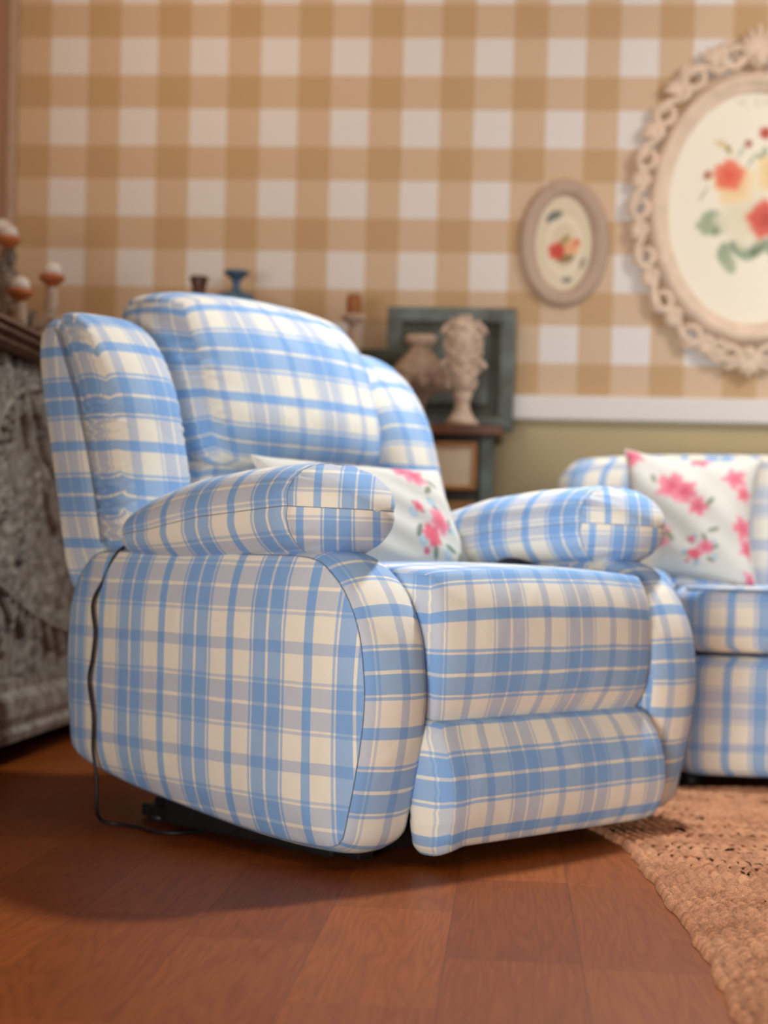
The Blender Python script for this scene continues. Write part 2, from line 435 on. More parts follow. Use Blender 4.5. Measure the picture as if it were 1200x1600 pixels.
# ------------------------------------------------------------------ recliner
RX = empty('recliner_armchair', (-0.233, 2.694, 0), radians(49.3),
           'large blue and cream plaid recliner armchair standing on the bare wood floor', 'armchair')
def unit2(a): return a/np.linalg.norm(a)
def arm_base(x0, x1, uoffx):
    """padded arm body: closed profile in (y,z) between two side faces; seams at the side/strip borders"""
    prof = [(0.050, 0.052), (0.030, 0.100), (0.011, 0.184), (0.001, 0.245), (-0.003, 0.300), (0.002, 0.350), (0.012, 0.400), (0.038, 0.455),
            (0.080, 0.500), (0.140, 0.527), (0.30, 0.530), (0.5, 0.530), (0.68, 0.530), (0.755, 0.522), (0.80, 0.485), (0.832, 0.43), (0.842, 0.36), (0.842, 0.275),
            (0.830, 0.19), (0.803, 0.131), (0.65, 0.093), (0.448, 0.066), (0.265, 0.047), (0.12, 0.042)]
    P = np.array(catmull(prof, 6, True)); n = len(P)
    c = np.array([0.42, 0.29])
    per = np.concatenate([[0], np.cumsum(np.linalg.norm(np.roll(P, -1, 0)-P, axis=1))])
    # start the arclength so z ~ arclength on the front face
    i0 = int(np.argmin(abs(P[:, 1]-0.300)+10*(P[:, 0] > 0.2)))
    nrm = np.array([unit2(np.array([(P[(i+1) % n]-P[i-1])[1], -(P[(i+1) % n]-P[i-1])[0]])) for i in range(n)])
    if ((P-c)*nrm).sum() < 0: nrm = -nrm
    V = []; faces = []; uvs = []
    def ring(x, sc, off=0):
        b = len(V)
        for i in range(n):
            q = c+(P[i]-c)*sc + nrm[i]*off
            V.append((x, q[0], q[1]))
        return b
    # strip
    ns = 10; rings = []
    for j in range(ns+1):
        s = j/ns; b = ring(x0+(x1-x0)*s, 1.0, 0.018*(sin(pi*s)**0.7)-0.002)
        rings.append(b)
        if 0 < j < ns:    # gathers next to the seams at the front shoulder
            for i in range(n):
                y, z = P[i]; g = math.exp(-((z-0.44)/0.06)**2)*(1 if y < 0.1 else 0)
                e = math.exp(-s/0.18)+math.exp(-(1-s)/0.18)
                a = 0.0022*g*e*sin(per[i]*2*pi/0.017)
                x, yy, zz = V[b+i]; V[b+i] = (x, yy+nrm[i][0]*a, zz+nrm[i][1]*a)
    L = per[-1]
    def arc(i): 
        a = (per[i]-per[i0]); return a
    for j in range(ns):
        for i in range(n):
            i1 = (i+1) % n
            q = [rings[j]+i, rings[j]+i1, rings[j+1]+i1, rings[j+1]+i]
            a0 = arc(i)+0.300; a1 = a0+np.linalg.norm(P[i1]-P[i])
            xa = x0+(x1-x0)*j/ns; xb = x0+(x1-x0)*(j+1)/ns
            u = [(xa-uoffx, a0-0.44), (xa-uoffx, a1-0.44), (xb-uoffx, a1-0.44), (xb-uoffx, a0-0.44)]
            faces.append(q[::-1]); uvs.append(u[::-1])
    # sides
    for sg, xe, first in ((-1, x0, rings[0]), (1, x1, rings[-1])):
        prev = first; pt = 1.0
        ts = [0.985, 0.96, 0.92, 0.86, 0.78, 0.66, 0.5, 0.33, 0.16]
        for t_ in ts:
            puff = 0.030*(1-t_**5)
            b = ring(xe+sg*puff, t_)
            for i in range(n):
                i1 = (i+1) % n; q = [prev+i, prev+i1, b+i1, b+i]
                u = [(V[k][1]-0.112, V[k][2]-0.374) for k in q]
                if sg > 0: q = q[::-1]; u = u[::-1]
                faces.append(q); uvs.append(u)
            prev = b
        V.append((xe+sg*0.030, c[0], c[1])); ce = len(V)-1
        for i in range(n):
            i1 = (i+1) % n; q = [prev+i, prev+i1, ce]
            u = [(V[k][1]-0.112, V[k][2]-0.374) for k in q]
            if sg > 0: q = q[::-1]; u = u[::-1]
            faces.append(q); uvs.append(u)
    o = mk('armrest_base', V, faces, M_PL_F, RX, uvs)
    o.data.materials.append(M_PL_S)
    nstrip = ns*n
    o.data.polygons.foreach_set('material_index', [0]*nstrip+[1]*(len(faces)-nstrip))
    for xe in ((x0,) if x0 < 0.4 else (x1,)):
        pts = [(xe, P[i][0]+nrm[i][0]*-0.0005, P[i][1]+nrm[i][1]*-0.0005) for i in range(0, n, 2)]
        tube('seam', pts, 0.0008, M_THREAD, o, 6, True)
    return o
arm_base(0.0, 0.148, 0.082)
arm_base(0.792, 0.940, 0.835)

def arm_pad(xc, sgn):
    yf, yr = 0.058, 0.70
    def cap(y):
        f = min(1.0, max(0.0, (y-yf)/0.12)); return max(0.03, sqrt(1-(1-f)**2.0))
    def rcap(y):
        f = min(1.0, max(0.0, (yr-y)/0.07)); return max(0.10, (1-(1-f)**2)**0.5)
    def topc(y): return np.interp(y, [0.0, 0.10, 0.2, 0.33, 0.47, 0.6, 0.66, 0.71], [0.674, 0.685, 0.690, 0.684, 0.668, 0.636, 0.606, 0.575])
    def botc(y): return np.interp(y, [0.0, 0.10, 0.17, 0.33, 0.46, 0.6, 0.68, 0.71], [0.530, 0.527, 0.524, 0.511, 0.503, 0.508, 0.520, 0.535])
    def mid(y): return np.interp(y, [0.0, 0.05, 0.17, 0.4, 0.55, 0.7], [0.604, 0.608, 0.612, 0.594, 0.572, 0.556])
    def top(y): return mid(y)+(topc(y)-mid(y))*cap(y)*(0.4+0.6*rcap(y))
    def bot(y): return mid(y)-(mid(y)-botc(y))*cap(y)*(0.4+0.6*rcap(y))
    def hw(y): return np.interp(y, [0, 0.2, 0.5, 0.64, 0.71], [0.108, 0.116, 0.112, 0.100, 0.085])*cap(y)*rcap(y)
    ny, na = 90, 64
    V = []; faces = []; uvs = []
    ys = [yf+(yr-yf)*(0.5-0.5*cos(pi*j/ny)) for j in range(ny+1)]
    per_half = 0.30
    jc = int(np.argmin([abs(q-0.168) for q in ys]))
    for j, y in enumerate(ys):
        zt, zb, zm, h = top(y), bot(y), mid(y), hw(y)
        for i in range(na):
            a = 2*pi*i/na           # 0 at +x seam, pi at -x seam
            ca, sa = cos(a), sin(a)
            e = 0.80
            px = h*np.sign(ca)*abs(ca)**e
            pz = zm+((zt-zm) if sa > 0 else (zm-zb))*np.sign(sa)*abs(sa)**0.9
            # pinch along the long seams and gathers in front of the cross seam
            pinch = 0.004*math.exp(-(sa/0.10)**2)
            px -= np.sign(px)*pinch
            px -= np.sign(px)*0.0035*math.exp(-((y-0.165)/0.009)**2)*abs(ca)
            dy_ = y-0.165
            gath = (0.0028 if sgn > 0 else 0.0050)*sin(a*20+1.5*sin(a*3))*math.exp(-abs(abs(dy_)-0.012)/0.022)*(1 if dy_ < 0 else 0.45)*(0.2 if abs(dy_) < 0.004 else 1)
            px += px/h*gath if h > 0.03 else 0; pz += gath*sa
            V.append((xc+px*(1 if sgn > 0 else -1), y, pz))
    for j in range(ny):
        for i in range(na):
            i1 = (i+1) % na
            q = [j*na+i, j*na+i1, (j+1)*na+i1, (j+1)*na+i]
            u = []
            topside = i < na//2
            for (jj, ii) in ((j, i), (j, i+1), (j+1, i+1), (j+1, i)):
                a = 2*pi*ii/na; y = ys[jj]
                if topside: t = (y-0.112+0.03*0, (a/pi)*per_half+0.05)
                else: t = (y-0.112+0.006*sin(a)-0.045*sin(a-pi)*-0.35, ((a-pi)/pi)*0.26+0.02)
                if j < jc:
                    vx, vy, vz = V[jj*na+(ii % na)]
                    t = ((vx-xc)*1.05-vy*1.1+(0.02 if topside else 0.065), vz*1.25+(0.06 if topside else 0.0))
                u.append(t)
            if sgn > 0: q = q[::-1]; u = u[::-1]
            faces.append(q); uvs.append(u)
    for jj, rev in ((0, False), (ny, True)):
        q = [jj*na+i for i in range(na)]
        if (rev) == (sgn > 0): q = q[::-1]
        faces.append(q); uvs.append([((V[q_][0]-xc)*1.05-V[q_][1]*1.1+0.02, V[q_][2]*1.25+0.06) for q_ in q])
    o = mk('armrest_pad', V, faces, M_PL_S, RX, uvs)
    for ii in (0, na//2):
        pts = [V[j*na+ii] for j in range(2, ny-1)]
        tube('seam', pts, 0.0009, M_THREAD, o, 6)
    jj = int(np.argmin([abs(y-0.168) for y in ys]))
    pts = [V[jj*na+i] for i in range(na)]
    tube('seam', pts, 0.0009, M_THREAD, o, 6, True)
    return o
arm_pad(0.078, 1)
arm_pad(0.868, -1)

# seat cushion: top deck plus front roll hanging down to the footrest
def seat_warp(x, y, z):
    # local box centre (0,0,0), half y .30, half z .135 ; front at -y
    cx = x/0.315
    z2 = z + 0.010*(1-cx*cx)*(1 if z > 0 else 0.2) - max(0, y+0.05)*0.16
    y2 = y - 0.020*(1-abs(cx)**2.5)*(1 if y < 0 else 0)*(1-abs(z/0.14)**2) 
    e = max(0, (abs(cx)-0.88)/0.12)
    if y < -0.2: y2 += 0.0016*e*sin(z*2*pi/0.018)
    return x, y2, z2
rcube('seat_cushion', (0.665, 0.62, 0.280), 0, (44, 40, 24), M_PL_F, RX, seat_warp, 'wrapx', (-0.235+0.470, 0.385-0.44), (0.472, 0.300, 0.376), k2=(20, 3.6, 3.6))
def foot_warp(x, y, z):
    cx = x/0.315; cz = z/0.105
    bow = 0.030*(1-abs(cz)**2)*(1 if y < 0 else 0.3)
    y2 = y-bow+0.018*(cz*0.6)
    e = max(0, (abs(cx)-0.9)/0.1)
    y2 += 0.0014*e*sin(z*2*pi/0.024+sin(z*40))
    z2 = z - (0.016*max(0, abs(cx)-0.80)/0.20)*max(0, -cz)*(1 if cx < 0 else -0.35)
    x2 = x*(1+0.012*sin(z*2*pi/0.02)*0.2) + 0.006*(-cz)*(1 if cx > 0 else 0.2)*abs(cx)
    return x2, y2, z2
rcube('footrest', (0.645, 0.085, 0.222), 0, (44, 12, 30), M_PL_F, RX, foot_warp, 'wrapx', (-0.262+0.470, 0.145-0.061), (0.470, 0.020, 0.144), k2=(26, 3.2, 5.0))

# backrest: outer shell and cushions
def recl(z): return 0.27*(z-0.5)+0.30*max(0, z-0.82)**1.5
def shell():
    prof = [(0.775, 0.545), (0.812, 0.676), (0.845, 0.765), (0.880, 0.847), (0.923, 0.927), (0.950, 0.975), (0.968, 0.998), (0.992, 1.002), (1.015, 0.992), (1.026, 0.965),
            (1.010, 0.87), (0.985, 0.78), (0.945, 0.633), (0.905, 0.477), (0.893, 0.450), (0.875, 0.447), (0.82, 0.49)]
    P = np.array(catmull(prof, 5, True)); n = len(P); c = P.mean(0)
    per = np.concatenate([[0], np.cumsum(np.linalg.norm(np.roll(P, -1, 0)-P, axis=1))])
    V = []; faces = []; uvs = []; x0, x1 = 0.045, 0.955
    st = [(x0-0.024, 0.0), (x0-0.023, 0.35), (x0-0.020, 0.6), (x0-0.014, 0.82), (x0-0.004, 0.95), (x0+0.008, 1.0)]
    xs = st+[(x0+0.03+(x1-x0-0.06)*i/8, 1.0) for i in range(9)]+[(x1+x0-a, b) for a, b in st[::-1]]
    for x, s in xs:
        for i in range(n):
            q = c+(P[i]-c)*s; V.append((x, q[0], q[1]))
    for j in range(len(xs)-1):
        for i in range(n):
            i1 = (i+1) % n; q = [j*n+i, j*n+i1, (j+1)*n+i1, (j+1)*n+i]
            side = xs[j][1] < 1 or xs[j+1][1] < 1
            if side: u = [(V[k][1]-0.27*V[k][2]+0.18, V[k][2]*1.03+0.04) for k in q]
            else: u = [(V[k][0], per[i] if k % n == i else per[i+1]) for k in q]
            faces.append(q[::-1]); uvs.append(u[::-1])
    o = mk('back_shell', V, faces, M_PL_F, RX, uvs)
    return o
shell()
def back_cushion(name, x0, x1, z0, z1, thick, fwd, puff, k2, uo, vo, n, bulge_top=0.0, gather=True, ruff=0.0, edge_roll=0.0, rot=0.0):
    xc, zc = (x0+x1)/2, (z0+z1)/2; hx, hz = (x1-x0)/2, (z1-z0)/2
    def wp(x, y, z):
        cx, cz = x/hx, z/hz
        Z = zc+z
        f = 1 if y < 0 else 0.2
        bow = puff*(1-abs(cx)**2.4)*(1-abs(cz)**3.0)*f
        y2 = y-bow
        if gather:
            e = max(0, (abs(cx)-0.70)/0.30)
            w1 = sin(z*2*pi/0.021+2.0*sin(z*31+1)+1.0*sin(z*83)); am = 0.55+0.45*sin(z*23+2*sin(z*11))
            y2 += ruff*e*w1*am*(1 if cx < 0 else 0.6)
            x = x+np.sign(x)*ruff*0.8*e*sin(z*2*pi/0.021+2.0*sin(z*31+1)+0.6+y*22)*am
        z2 = z+bulge_top*(1-cx*cx)*max(0, cz)
        y2 += edge_roll*max(0, cz)**3
        return x+xc+rot*z, y2+fwd+recl(Z), z2+zc
    return rcube(name, (x1-x0, thick, z1-z0), 0, n, M_PL_F, RX, wp, 'wrapx', (uo, vo), k2=k2)
back_cushion('back_wing', 0.020, 0.205, 0.500, 1.010, 0.098, 0.716, 0.026, (9, 3.2, 9), 0.055, 0.02, (30, 20, 150), 0.004, True, 0.0068, 0.055)
back_cushion('back_wing', 0.770, 0.965, 0.500, 1.010, 0.110, 0.730, 0.030, (4.2, 4.0, 6), 0.035, 0.02, (26, 16, 110), 0.004, True, 0.0040, 0.055, -0.06)
back_cushion('back_cushion', 0.255, 0.838, 0.700, 1.090, 0.250, 0.815, 0.045, (8, 2.8, 4.2), 0.03, 0.035, (56, 24, 80), 0.024, True, 0.0038, 0.03)
back_cushion('lumbar_cushion', 0.215, 0.800, 0.470, 0.735, 0.20, 0.820, 0.04, (7, 2.8, 3.5), 0.03, 0.09, (40, 16, 26), 0, True, 0.002)

for xs_ in (0.024, 0.961):
    sp_ = [(xs_, v_, z_) for v_, z_ in ((0.770, 0.545), (0.806, 0.676), (0.838, 0.765), (0.872, 0.847), (0.914, 0.927), (0.944, 0.978))]
    tube('seam', catmull(sp_, 8), 0.0022, M_THREAD, bpy.data.objects['back_shell'], 6)
# mechanism under the chair; base block enlarged to blacken the shaded gap
fr = box('base_frame', 0.06, 0.86, 0.13, 0.60, 0.012, 0.13, M_BLACK, RX, 0.006)
box('deck_frame', 0.14, 0.80, 0.10, 0.76, 0.13, 0.26, M_BLACK, RX, 0.006)
for xx in (0.13, 0.81):
    box('floor_runner', xx-0.018, xx+0.018, 0.115, 0.74, 0.004, 0.030, M_BLACK, RX, 0.004)
for xx in (0.13, 0.81):
    for yy in (0.30, 0.70):
        lathe('foot', [(0.026, 0.0), (0.028, 0.004), (0.026, 0.012), (0.014, 0.018), (0.012, 0.045)], M_BLACK, RX, (xx, yy, 0), 16)
for xx in (0.20, 0.74):
    o = tube('linkage_arm', [(xx, 0.06, 0.09), (xx, 0.16, 0.075), (xx, 0.30, 0.10)], 0.010, M_BLACK, RX, 8)
# power cord: down the side, across the floor
def R2L(p):
    a = radians(-49.3); x, y = p[0]+0.233, p[1]-2.694
    return (x*cos(a)-y*sin(a), x*sin(a)+y*cos(a), p[2])
cord = [(0.030, 0.665, 0.552), (-0.004, 0.680, 0.525), (-0.018, 0.700, 0.475), (-0.036, 0.709, 0.43), (-0.038, 0.698, 0.375), (-0.038, 0.704, 0.325), (-0.038, 0.714, 0.28), (-0.038, 0.698, 0.215), (-0.034, 0.702, 0.15), (-0.03, 0.695, 0.10), (-0.03, 0.692, 0.060),
        (-0.028, 0.694, 0.030), (-0.012, 0.696, 0.010), (0.012, 0.675, 0.0045), (0.022, 0.63, 0.004), (0.012, 0.575, 0.004), (0.035, 0.53, 0.004), (0.09, 0.51, 0.006)]
tube('power_cord', catmull(cord, 10), 0.0034, M_CORD, RX, 10)

# ------------------------------------------------------------------ floral prints
def blend(img, mask, col):
    img[:] = img*(1-mask[..., None])+np.array(col)*mask[..., None]
def sm(d, w): return np.clip(0.5-d/w, 0, 1)
def petal_rose(img, X, Y, cx, cy, r, c_out, c_in, seed, rag=0.12):
    r0 = np.random.RandomState(seed)
    a = np.arctan2(Y-cy, X-cx); d = np.hypot(X-cx, (Y-cy))/r
    edge = 1+rag*np.sin(5*a+r0.rand()*6)+rag*0.6*np.sin(9*a+r0.rand()*6)
    m = sm(d-edge, 0.34)*0.92
    sw = 0.5+0.5*np.sin(3*a+9*d+r0.rand()*6)
    t = np.clip(1-d, 0, 1)[..., None]*0.9+sw[..., None]*0.18
    c = np.array(c_out)*(1-np.clip(t, 0, 1))+np.array(c_in)*np.clip(t, 0, 1)
    img[:] = img*(1-m[..., None])+c*m[..., None]
def leaf(img, X, Y, cx, cy, L, W, ang, col):
    dx, dy = X-cx, Y-cy; u = dx*cos(ang)+dy*sin(ang); v = -dx*sin(ang)+dy*cos(ang)
    t = u/L; ww = W*np.clip(1-t*t, 0, 1)**0.8
    m = sm((np.abs(v)-ww)/W, 0.5)*(np.abs(t) < 1)*0.9
    blend(img, m, col)
    blend(img, sm((np.abs(v)-W*0.08)/W, 0.2)*(np.abs(t) < 0.9)*0.4, tuple(k*0.6 for k in col))
PINK, PINKI = srgb(238, 146, 164), srgb(216, 72, 100)
def spray(img, X, Y, cx, cy, s, seed):
    r0 = np.random.RandomState(seed); A = r0.rand()*6
    for k in range(6):
        a = A+k*1.05; leaf(img, X, Y, cx+cos(a)*1.2*s, cy+sin(a)*1.2*s, 0.45*s, 0.16*s, a+r0.rand(), srgb(128, 136, 112) if k % 2 else srgb(108, 128, 110))
    for k in range(5):
        a = A+0.4+k*1.3; petal_rose(img, X, Y, cx+cos(a)*1.35*s, cy+sin(a)*1.3*s, 0.24*s, srgb(160, 190, 208), srgb(196, 214, 220), seed+k)
    petal_rose(img, X, Y, cx+0.42*s, cy+0.3*s, 0.62*s, PINK, srgb(232, 90, 118), seed+11)
    petal_rose(img, X, Y, cx-0.45*s, cy-0.40*s, 0.55*s, srgb(228, 100, 124), PINKI, seed+12)
    petal_rose(img, X, Y, cx-0.75*s, cy+0.95*s, 0.30*s, PINK, PINKI, seed+13)
    petal_rose(img, X, Y, cx-1.0*s, cy-1.15*s, 0.18*s, srgb(214, 120, 140), PINKI, seed+14)
def print_pillow(X, Y, items):
    img = np.ones(X.shape+(3,))*np.array((0.70, 0.675, 0.60))
    for it in items:
        if it[0] == 's': spray(img, X, Y, *it[1:])
        elif it[0] == 'r': petal_rose(img, X, Y, it[1], it[2], it[3], PINK, PINKI, int(it[1]*999) % 91, 0.2)
        elif it[0] == 'l': leaf(img, X, Y, it[1], it[2], it[3], it[3]*0.4, it[4], srgb(134, 142, 118))
    return img
def pillow(name, Wd, Ht, T, M4, items, label, cat, corner=0.10):
    n = 110; root_cols = []
    V = []; faces = []; cols = []
    u = np.linspace(-1, 1, n+1); Xg, Yg = np.meshgrid(u, u, indexing='ij')
    a = (1-np.abs(Xg)**2.2); b = (1-np.abs(Yg)**2.2)
    th = (np.clip(a, 0, 1)*np.clip(b, 0, 1))**0.42
    px = Xg*(1-corner*(1-Yg**2)*np.abs(Xg)**2)*Wd/2*(1); py = Yg*(1-corner*(1-Xg**2)*np.abs(Yg)**2)*Ht/2
    wr = 0.004*np.sin(Xg*9+Yg*4)*np.sin(Yg*7-1)
    img = print_pillow(Xg*Wd/2, Yg*Ht/2, items)
    for sg in (-1, 1):
        for i in range(n+1):
            for j in range(n+1):
                V.append(M4 @ Vector((px[i, j], sg*(th[i, j]*T/2+(wr[i, j] if th[i, j] > 0.1 else 0)*th[i, j]), py[i, j])))
        cols.append(img.reshape(-1, 3))
    N = (n+1)*(n+1)
    for sg, off in ((0, 0), (1, N)):
        for i in range(n):
            for j in range(n):
                q = (off+i*(n+1)+j, off+(i+1)*(n+1)+j, off+(i+1)*(n+1)+j+1, off+i*(n+1)+j+1)
                faces.append(q if sg == 0 else q[::-1])
    root = empty(name, M4 @ Vector((0, 0, -Ht/2)), 0, label, cat)
    inv = Matrix.Translation(-root.location)
    V = [inv @ v for v in V]
    o = mk('cover', V, faces, M_PRINT, root, None, True, np.concatenate(cols))
    bm = bmesh.new(); bm.from_mesh(o.data); bmesh.ops.remove_doubles(bm, verts=bm.verts[:], dist=1e-5); bm.to_mesh(o.data); bm.free()
    o.data.update()
    rim = [V[i*(n+1)] for i in range(0, n, 3)]+[V[n*(n+1)+j] for j in range(0, n, 3)]+[V[i*(n+1)+n] for i in range(n, 0, -3)]+[V[j] for j in range(n, 0, -3)]
    tube('piping', rim, 0.0035, simple('pillow_piping', (0.72, 0.69, 0.62), 0.9), root, 6, True)
    return root
def frame_m(c, right, up):
    r = Vector(right).normalized(); u_ = Vector(up); u_ = (u_-r*u_.dot(r)).normalized()   # local y = back
    m = Matrix((r, u_.cross(r), u_)).transposed().to_4x4(); m.translation = Vector(c); return m
RXM = Matrix.Translation((-0.233, 2.694, 0)) @ Matrix.Rotation(radians(49.3), 4, 'Z')
# pillow in the recliner: faces out of the chair
pillow('floral_pillow', 0.54, 0.28, 0.12, frame_m(RXM @ Vector((0.525, 0.530, 0.603)), (0.652, 0.758, 0), (-0.758*0.55, 0.652*0.55, 1)),
       [('s', 0.135, -0.035, 0.050, 3), ('r', 0.115, 0.118, 0.036), ('r', 0.145, 0.100, 0.030), ('l', 0.19, 0.08, 0.02, -0.6), ('l', 0.16, 0.06, 0.02, 0.6), ('l', 0.20, -0.10, 0.02, 0.9), ('s', -0.08, 0.05, 0.034, 9), ('s', -0.12, -0.09, 0.03, 5)],
       'cream floral pillow with pink roses lying on the recliner seat', 'pillow')

# small dark crumpled strap beside the pillow
V, Fc = merge([ellipsoid_geo((0, 0, 0.012), (0.022, 0.012, 0.012), 8), ellipsoid_geo((0.030, 0.004, 0.010), (0.018, 0.010, 0.009), 8), tube_geo(catmull([(-0.03, 0, 0.008), (-0.01, 0.004, 0.02), (0.02, 0, 0.022), (0.06, 0.006, 0.010), (0.075, 0.0, 0.006)], 6), 0.006, 8, False, 0.6)])
o = mk('webbing_strap', V, Fc, simple('navy_webbing', (0.035, 0.035, 0.055), 0.7, 0.3, 60, 0.2))
o.location = RXM @ Vector((0.73, 0.33, 0.512))
tag(o, 'small dark crumpled strap lying on the recliner seat beside the floral pillow', 'strap')

# ------------------------------------------------------------------ loveseat
SF = empty('plaid_sofa', (1.05, 4.40, 0), 0, 'blue and cream plaid sofa against the back wall, behind the recliner', 'sofa')
def srel(o):
    return o
SXL, SXR = 0.20, 2.15
def sofa_part(name, x0, x1, y0, y1, z0, z1, k2, n, mat, uo=0, vo=0, warp=None):
    cx, cy, cz = (x0+x1)/2-1.05, (y0+y1)/2-4.40, (z0+z1)/2
    return rcube(name, (x1-x0, y1-y0, z1-z0), 0, n, mat, SF, warp, 'wrapx', (uo, vo), (cx, cy, cz), k2)
SU = (SXL+SXR)/2-0.587       # single blue stripe stands at x = 0.587
sofa_part('base', SXL+0.20, SXR, 3.955, 4.85, 0.036, 0.322, (40, 30, 12), (40, 12, 14), M_PL_S, (SXL+0.20+SXR)/2-0.515, 0.179-0.106)
def sc_w(x, y, z): return x, y-0.012*(1-(z/0.08)**2), z+0.008*(1-(x/0.9)**2)*(z > 0)
sofa_part('seat_cushion', SXL+0.20, SXR, 3.940, 4.60, 0.330, 0.484, (40, 16, 10), (40, 16, 10), M_PL_S, (SXL+0.20+SXR)/2-0.515, 0.407-0.381, sc_w)
pp = [(SXL+0.21-1.05, 3.938-4.40, 0.478), (SXR-1.06, 3.938-4.40, 0.478)]
tube('piping', catmull([pp[0], ((pp[0][0]+pp[1][0])/2, pp[0][1]-0.006, 0.480), pp[1]], 8), 0.004, M_THREAD, SF, 6)
def sb_w(x, y, z): return x, y+0.20*(z+0.25)*0.6-0.02*(1-(z/0.25)**2), z+0.02*(1-(x/0.95)**6)*(z > 0)
sofa_part('backrest', 0.115, SXR, 4.44, 4.72, 0.36, 0.818, (34, 4.5, 8), (44, 12, 20), M_PL_S, (0.115+SXR)/2-0.622, 0.0, sb_w)
sofa_part('back_panel', 0.22, SXR, 4.66, 4.95, 0.05, 0.72, (40, 8, 8), (20, 8, 12), M_PL_S)
sofa_part('armrest', SXL-0.02, SXL+0.205, 3.96, 4.70, 0.036, 0.525, (6, 6, 6), (10, 20, 18), M_PL_S)
for xx in (SXL+0.25, SXR-0.1):
    for yy in (4.05, 4.80):
        lathe('foot', [(0.024, 0.0), (0.026, 0.01), (0.028, 0.04)], M_BLACK, SF, (xx-1.05, yy-4.40, 0), 14)
pillow('floral_pillow', 0.345, 0.36, 0.12, frame_m((0.445, 4.245, 0.652), (1, -0.06, -0.05), (-0.10, 0.42, 1)),
       [tuple(v*0.84 if isinstance(v, float) and q < 4 else v for q, v in enumerate(it)) for it in [('s', 0.035, -0.13, 0.036, 21), ('r', -0.06, 0.075, 0.045), ('r', -0.02, 0.055, 0.035), ('r', 0.02, 0.01, 0.028), ('r', 0.13, 0.12, 0.036), ('r', 0.165, 0.07, 0.026),
        ('r', -0.10, -0.09, 0.042), ('r', -0.17, 0.01, 0.035), ('r', -0.19, 0.19, 0.035), ('r', 0.02, 0.19, 0.03), ('r', 0.17, -0.04, 0.035), ('r', 0.19, -0.10, 0.03), ('r', 0.20, -0.2, 0.03), ('l', 0.055, 0.03, 0.02, 1.0), ('l', -0.06, -0.09, 0.025, -0.8), ('l', 0.07, -0.06, 0.02, 0.4), ('l', -0.12, 0.10, 0.02, 1.9)]],
       'cream floral pillow with pink roses leaning on the sofa by the wall', 'pillow', 0.13)

# ------------------------------------------------------------------ carved sideboard (left)
SBX, SBY = -1.40, 4.0
SB = empty('carved_sideboard', (SBX, SBY, 0), 0, 'tall sideboard with grey leaf-carved front and brown moulded top, left of the recliner', 'sideboard')
XF = -1.205
def sweep_y(name, prof, y0, y1, mat, parent):
    V = [(x-SBX, y0-SBY, z) for x, z in prof]+[(x-SBX, y1-SBY, z) for x, z in prof]; n = len(prof)
    Fc = [(i, (i+1) % n, n+(i+1) % n, n+i) for i in range(n)]+[tuple(range(n))[::-1], tuple(range(n, 2*n))]
    return mk(name, V, Fc, mat, parent, smooth=False)
sweep_y('top', [(-1.60, 1.062), (-1.165, 1.062), (-1.160, 1.052), (-1.172, 1.046), (-1.168, 1.034), (-1.185, 1.026), (-1.182, 1.014), (-1.198, 1.004), (-1.60, 1.004)], 2.90, 5.02, M_DARKW, SB)
box('body', -1.59-SBX, XF-0.03-SBX, 2.95-SBY, 5.0-SBY, 0.15, 1.003, M_GREYCARVE, SB, 0.004)
def carved_panel(y0, y1, z0, z1):
    ny, nz = 300, 190
    Y, Z = np.meshgrid(np.linspace(y0, y1, ny), np.linspace(z0, z1, nz), indexing='ij')
    h = np.full_like(Y, 0.006)
    r0 = np.random.RandomState(12)
    # two curved main stems and leaves fanning from them
    def stem(pts, r):
        nonlocal h
        pts = catmull(pts, 24)
        for p in pts:
            d = np.hypot(Y-p[0], Z-p[1]); h = np.maximum(h, 0.030*np.sqrt(np.clip(1-(d/r)**2, 0, 1)))
        return pts
    def lf(cy, cz, L, W, ang, hh):
        nonlocal h
        dx, dz = Y-cy, Z-cz; u = (dx*cos(ang)+dz*sin(ang))/L; v = -dx*sin(ang)+dz*cos(ang)
        v = v-0.25*W*(u*u); ww = W*np.clip(1-u*u, 1e-6, 1)**0.7*(1-0.25*u); q = np.clip(1-(v/ww)**2, 0, 1)
        q = np.where(np.abs(u) < 1, q, 0)
        g = hh*(0.35+0.65*np.sqrt(q))*(q > 0)*(1-0.35*np.exp(-(v/(0.12*W))**2))*(0.93+0.07*np.cos(u*14+v/W*5))
        h = np.maximum(h, g)
    for k in range(230):
        cy, cz = y0+r0.rand()*(y1-y0), z0+r0.rand()*(z1-z0)
        lf(cy, cz, 0.06+0.06*r0.rand(), 0.020+0.014*r0.rand(), 1.57+0.9*sin(cy*5+cz*6)+0.6*(r0.rand()-0.5), 0.018+0.012*r0.rand())
    s1 = stem([(y0+0.05, z0+0.02), (3.55, 0.42), (3.78, 0.74), (3.98, 0.90), (4.25, 0.95)], 0.012)
    s2 = stem([(3.2, z1-0.02), (3.5, 0.62), (4.05, 0.40), (4.6, 0.30), (y1-0.03, 0.28)], 0.011)
    for S_ in (s1, s2):
        for i in range(4, len(S_)-2, 5):
            p = S_[i]; t = S_[i+1]-S_[i-1]; a = atan2(t[1], t[0])
            for sg in (-1, 1):
                aa = a+sg*0.75; lf(p[0]+cos(aa)*0.055, p[1]+sin(aa)*0.055, 0.055, 0.017, aa, 0.026+0.004*r0.rand())
    V = [(XF-0.034+1.35*(h[i, j]-0.006)-SBX, Y[i, j]-SBY, Z[i, j]) for i in range(ny) for j in range(nz)]
    Fc = [(i*nz+j, (i+1)*nz+j, (i+1)*nz+j+1, i*nz+j+1) for i in range(ny-1) for j in range(nz-1)]
    return mk('carved_front', V, Fc, M_GREYCARVE, SB)
carved_panel(3.0, 4.98, 0.21, 1.003)
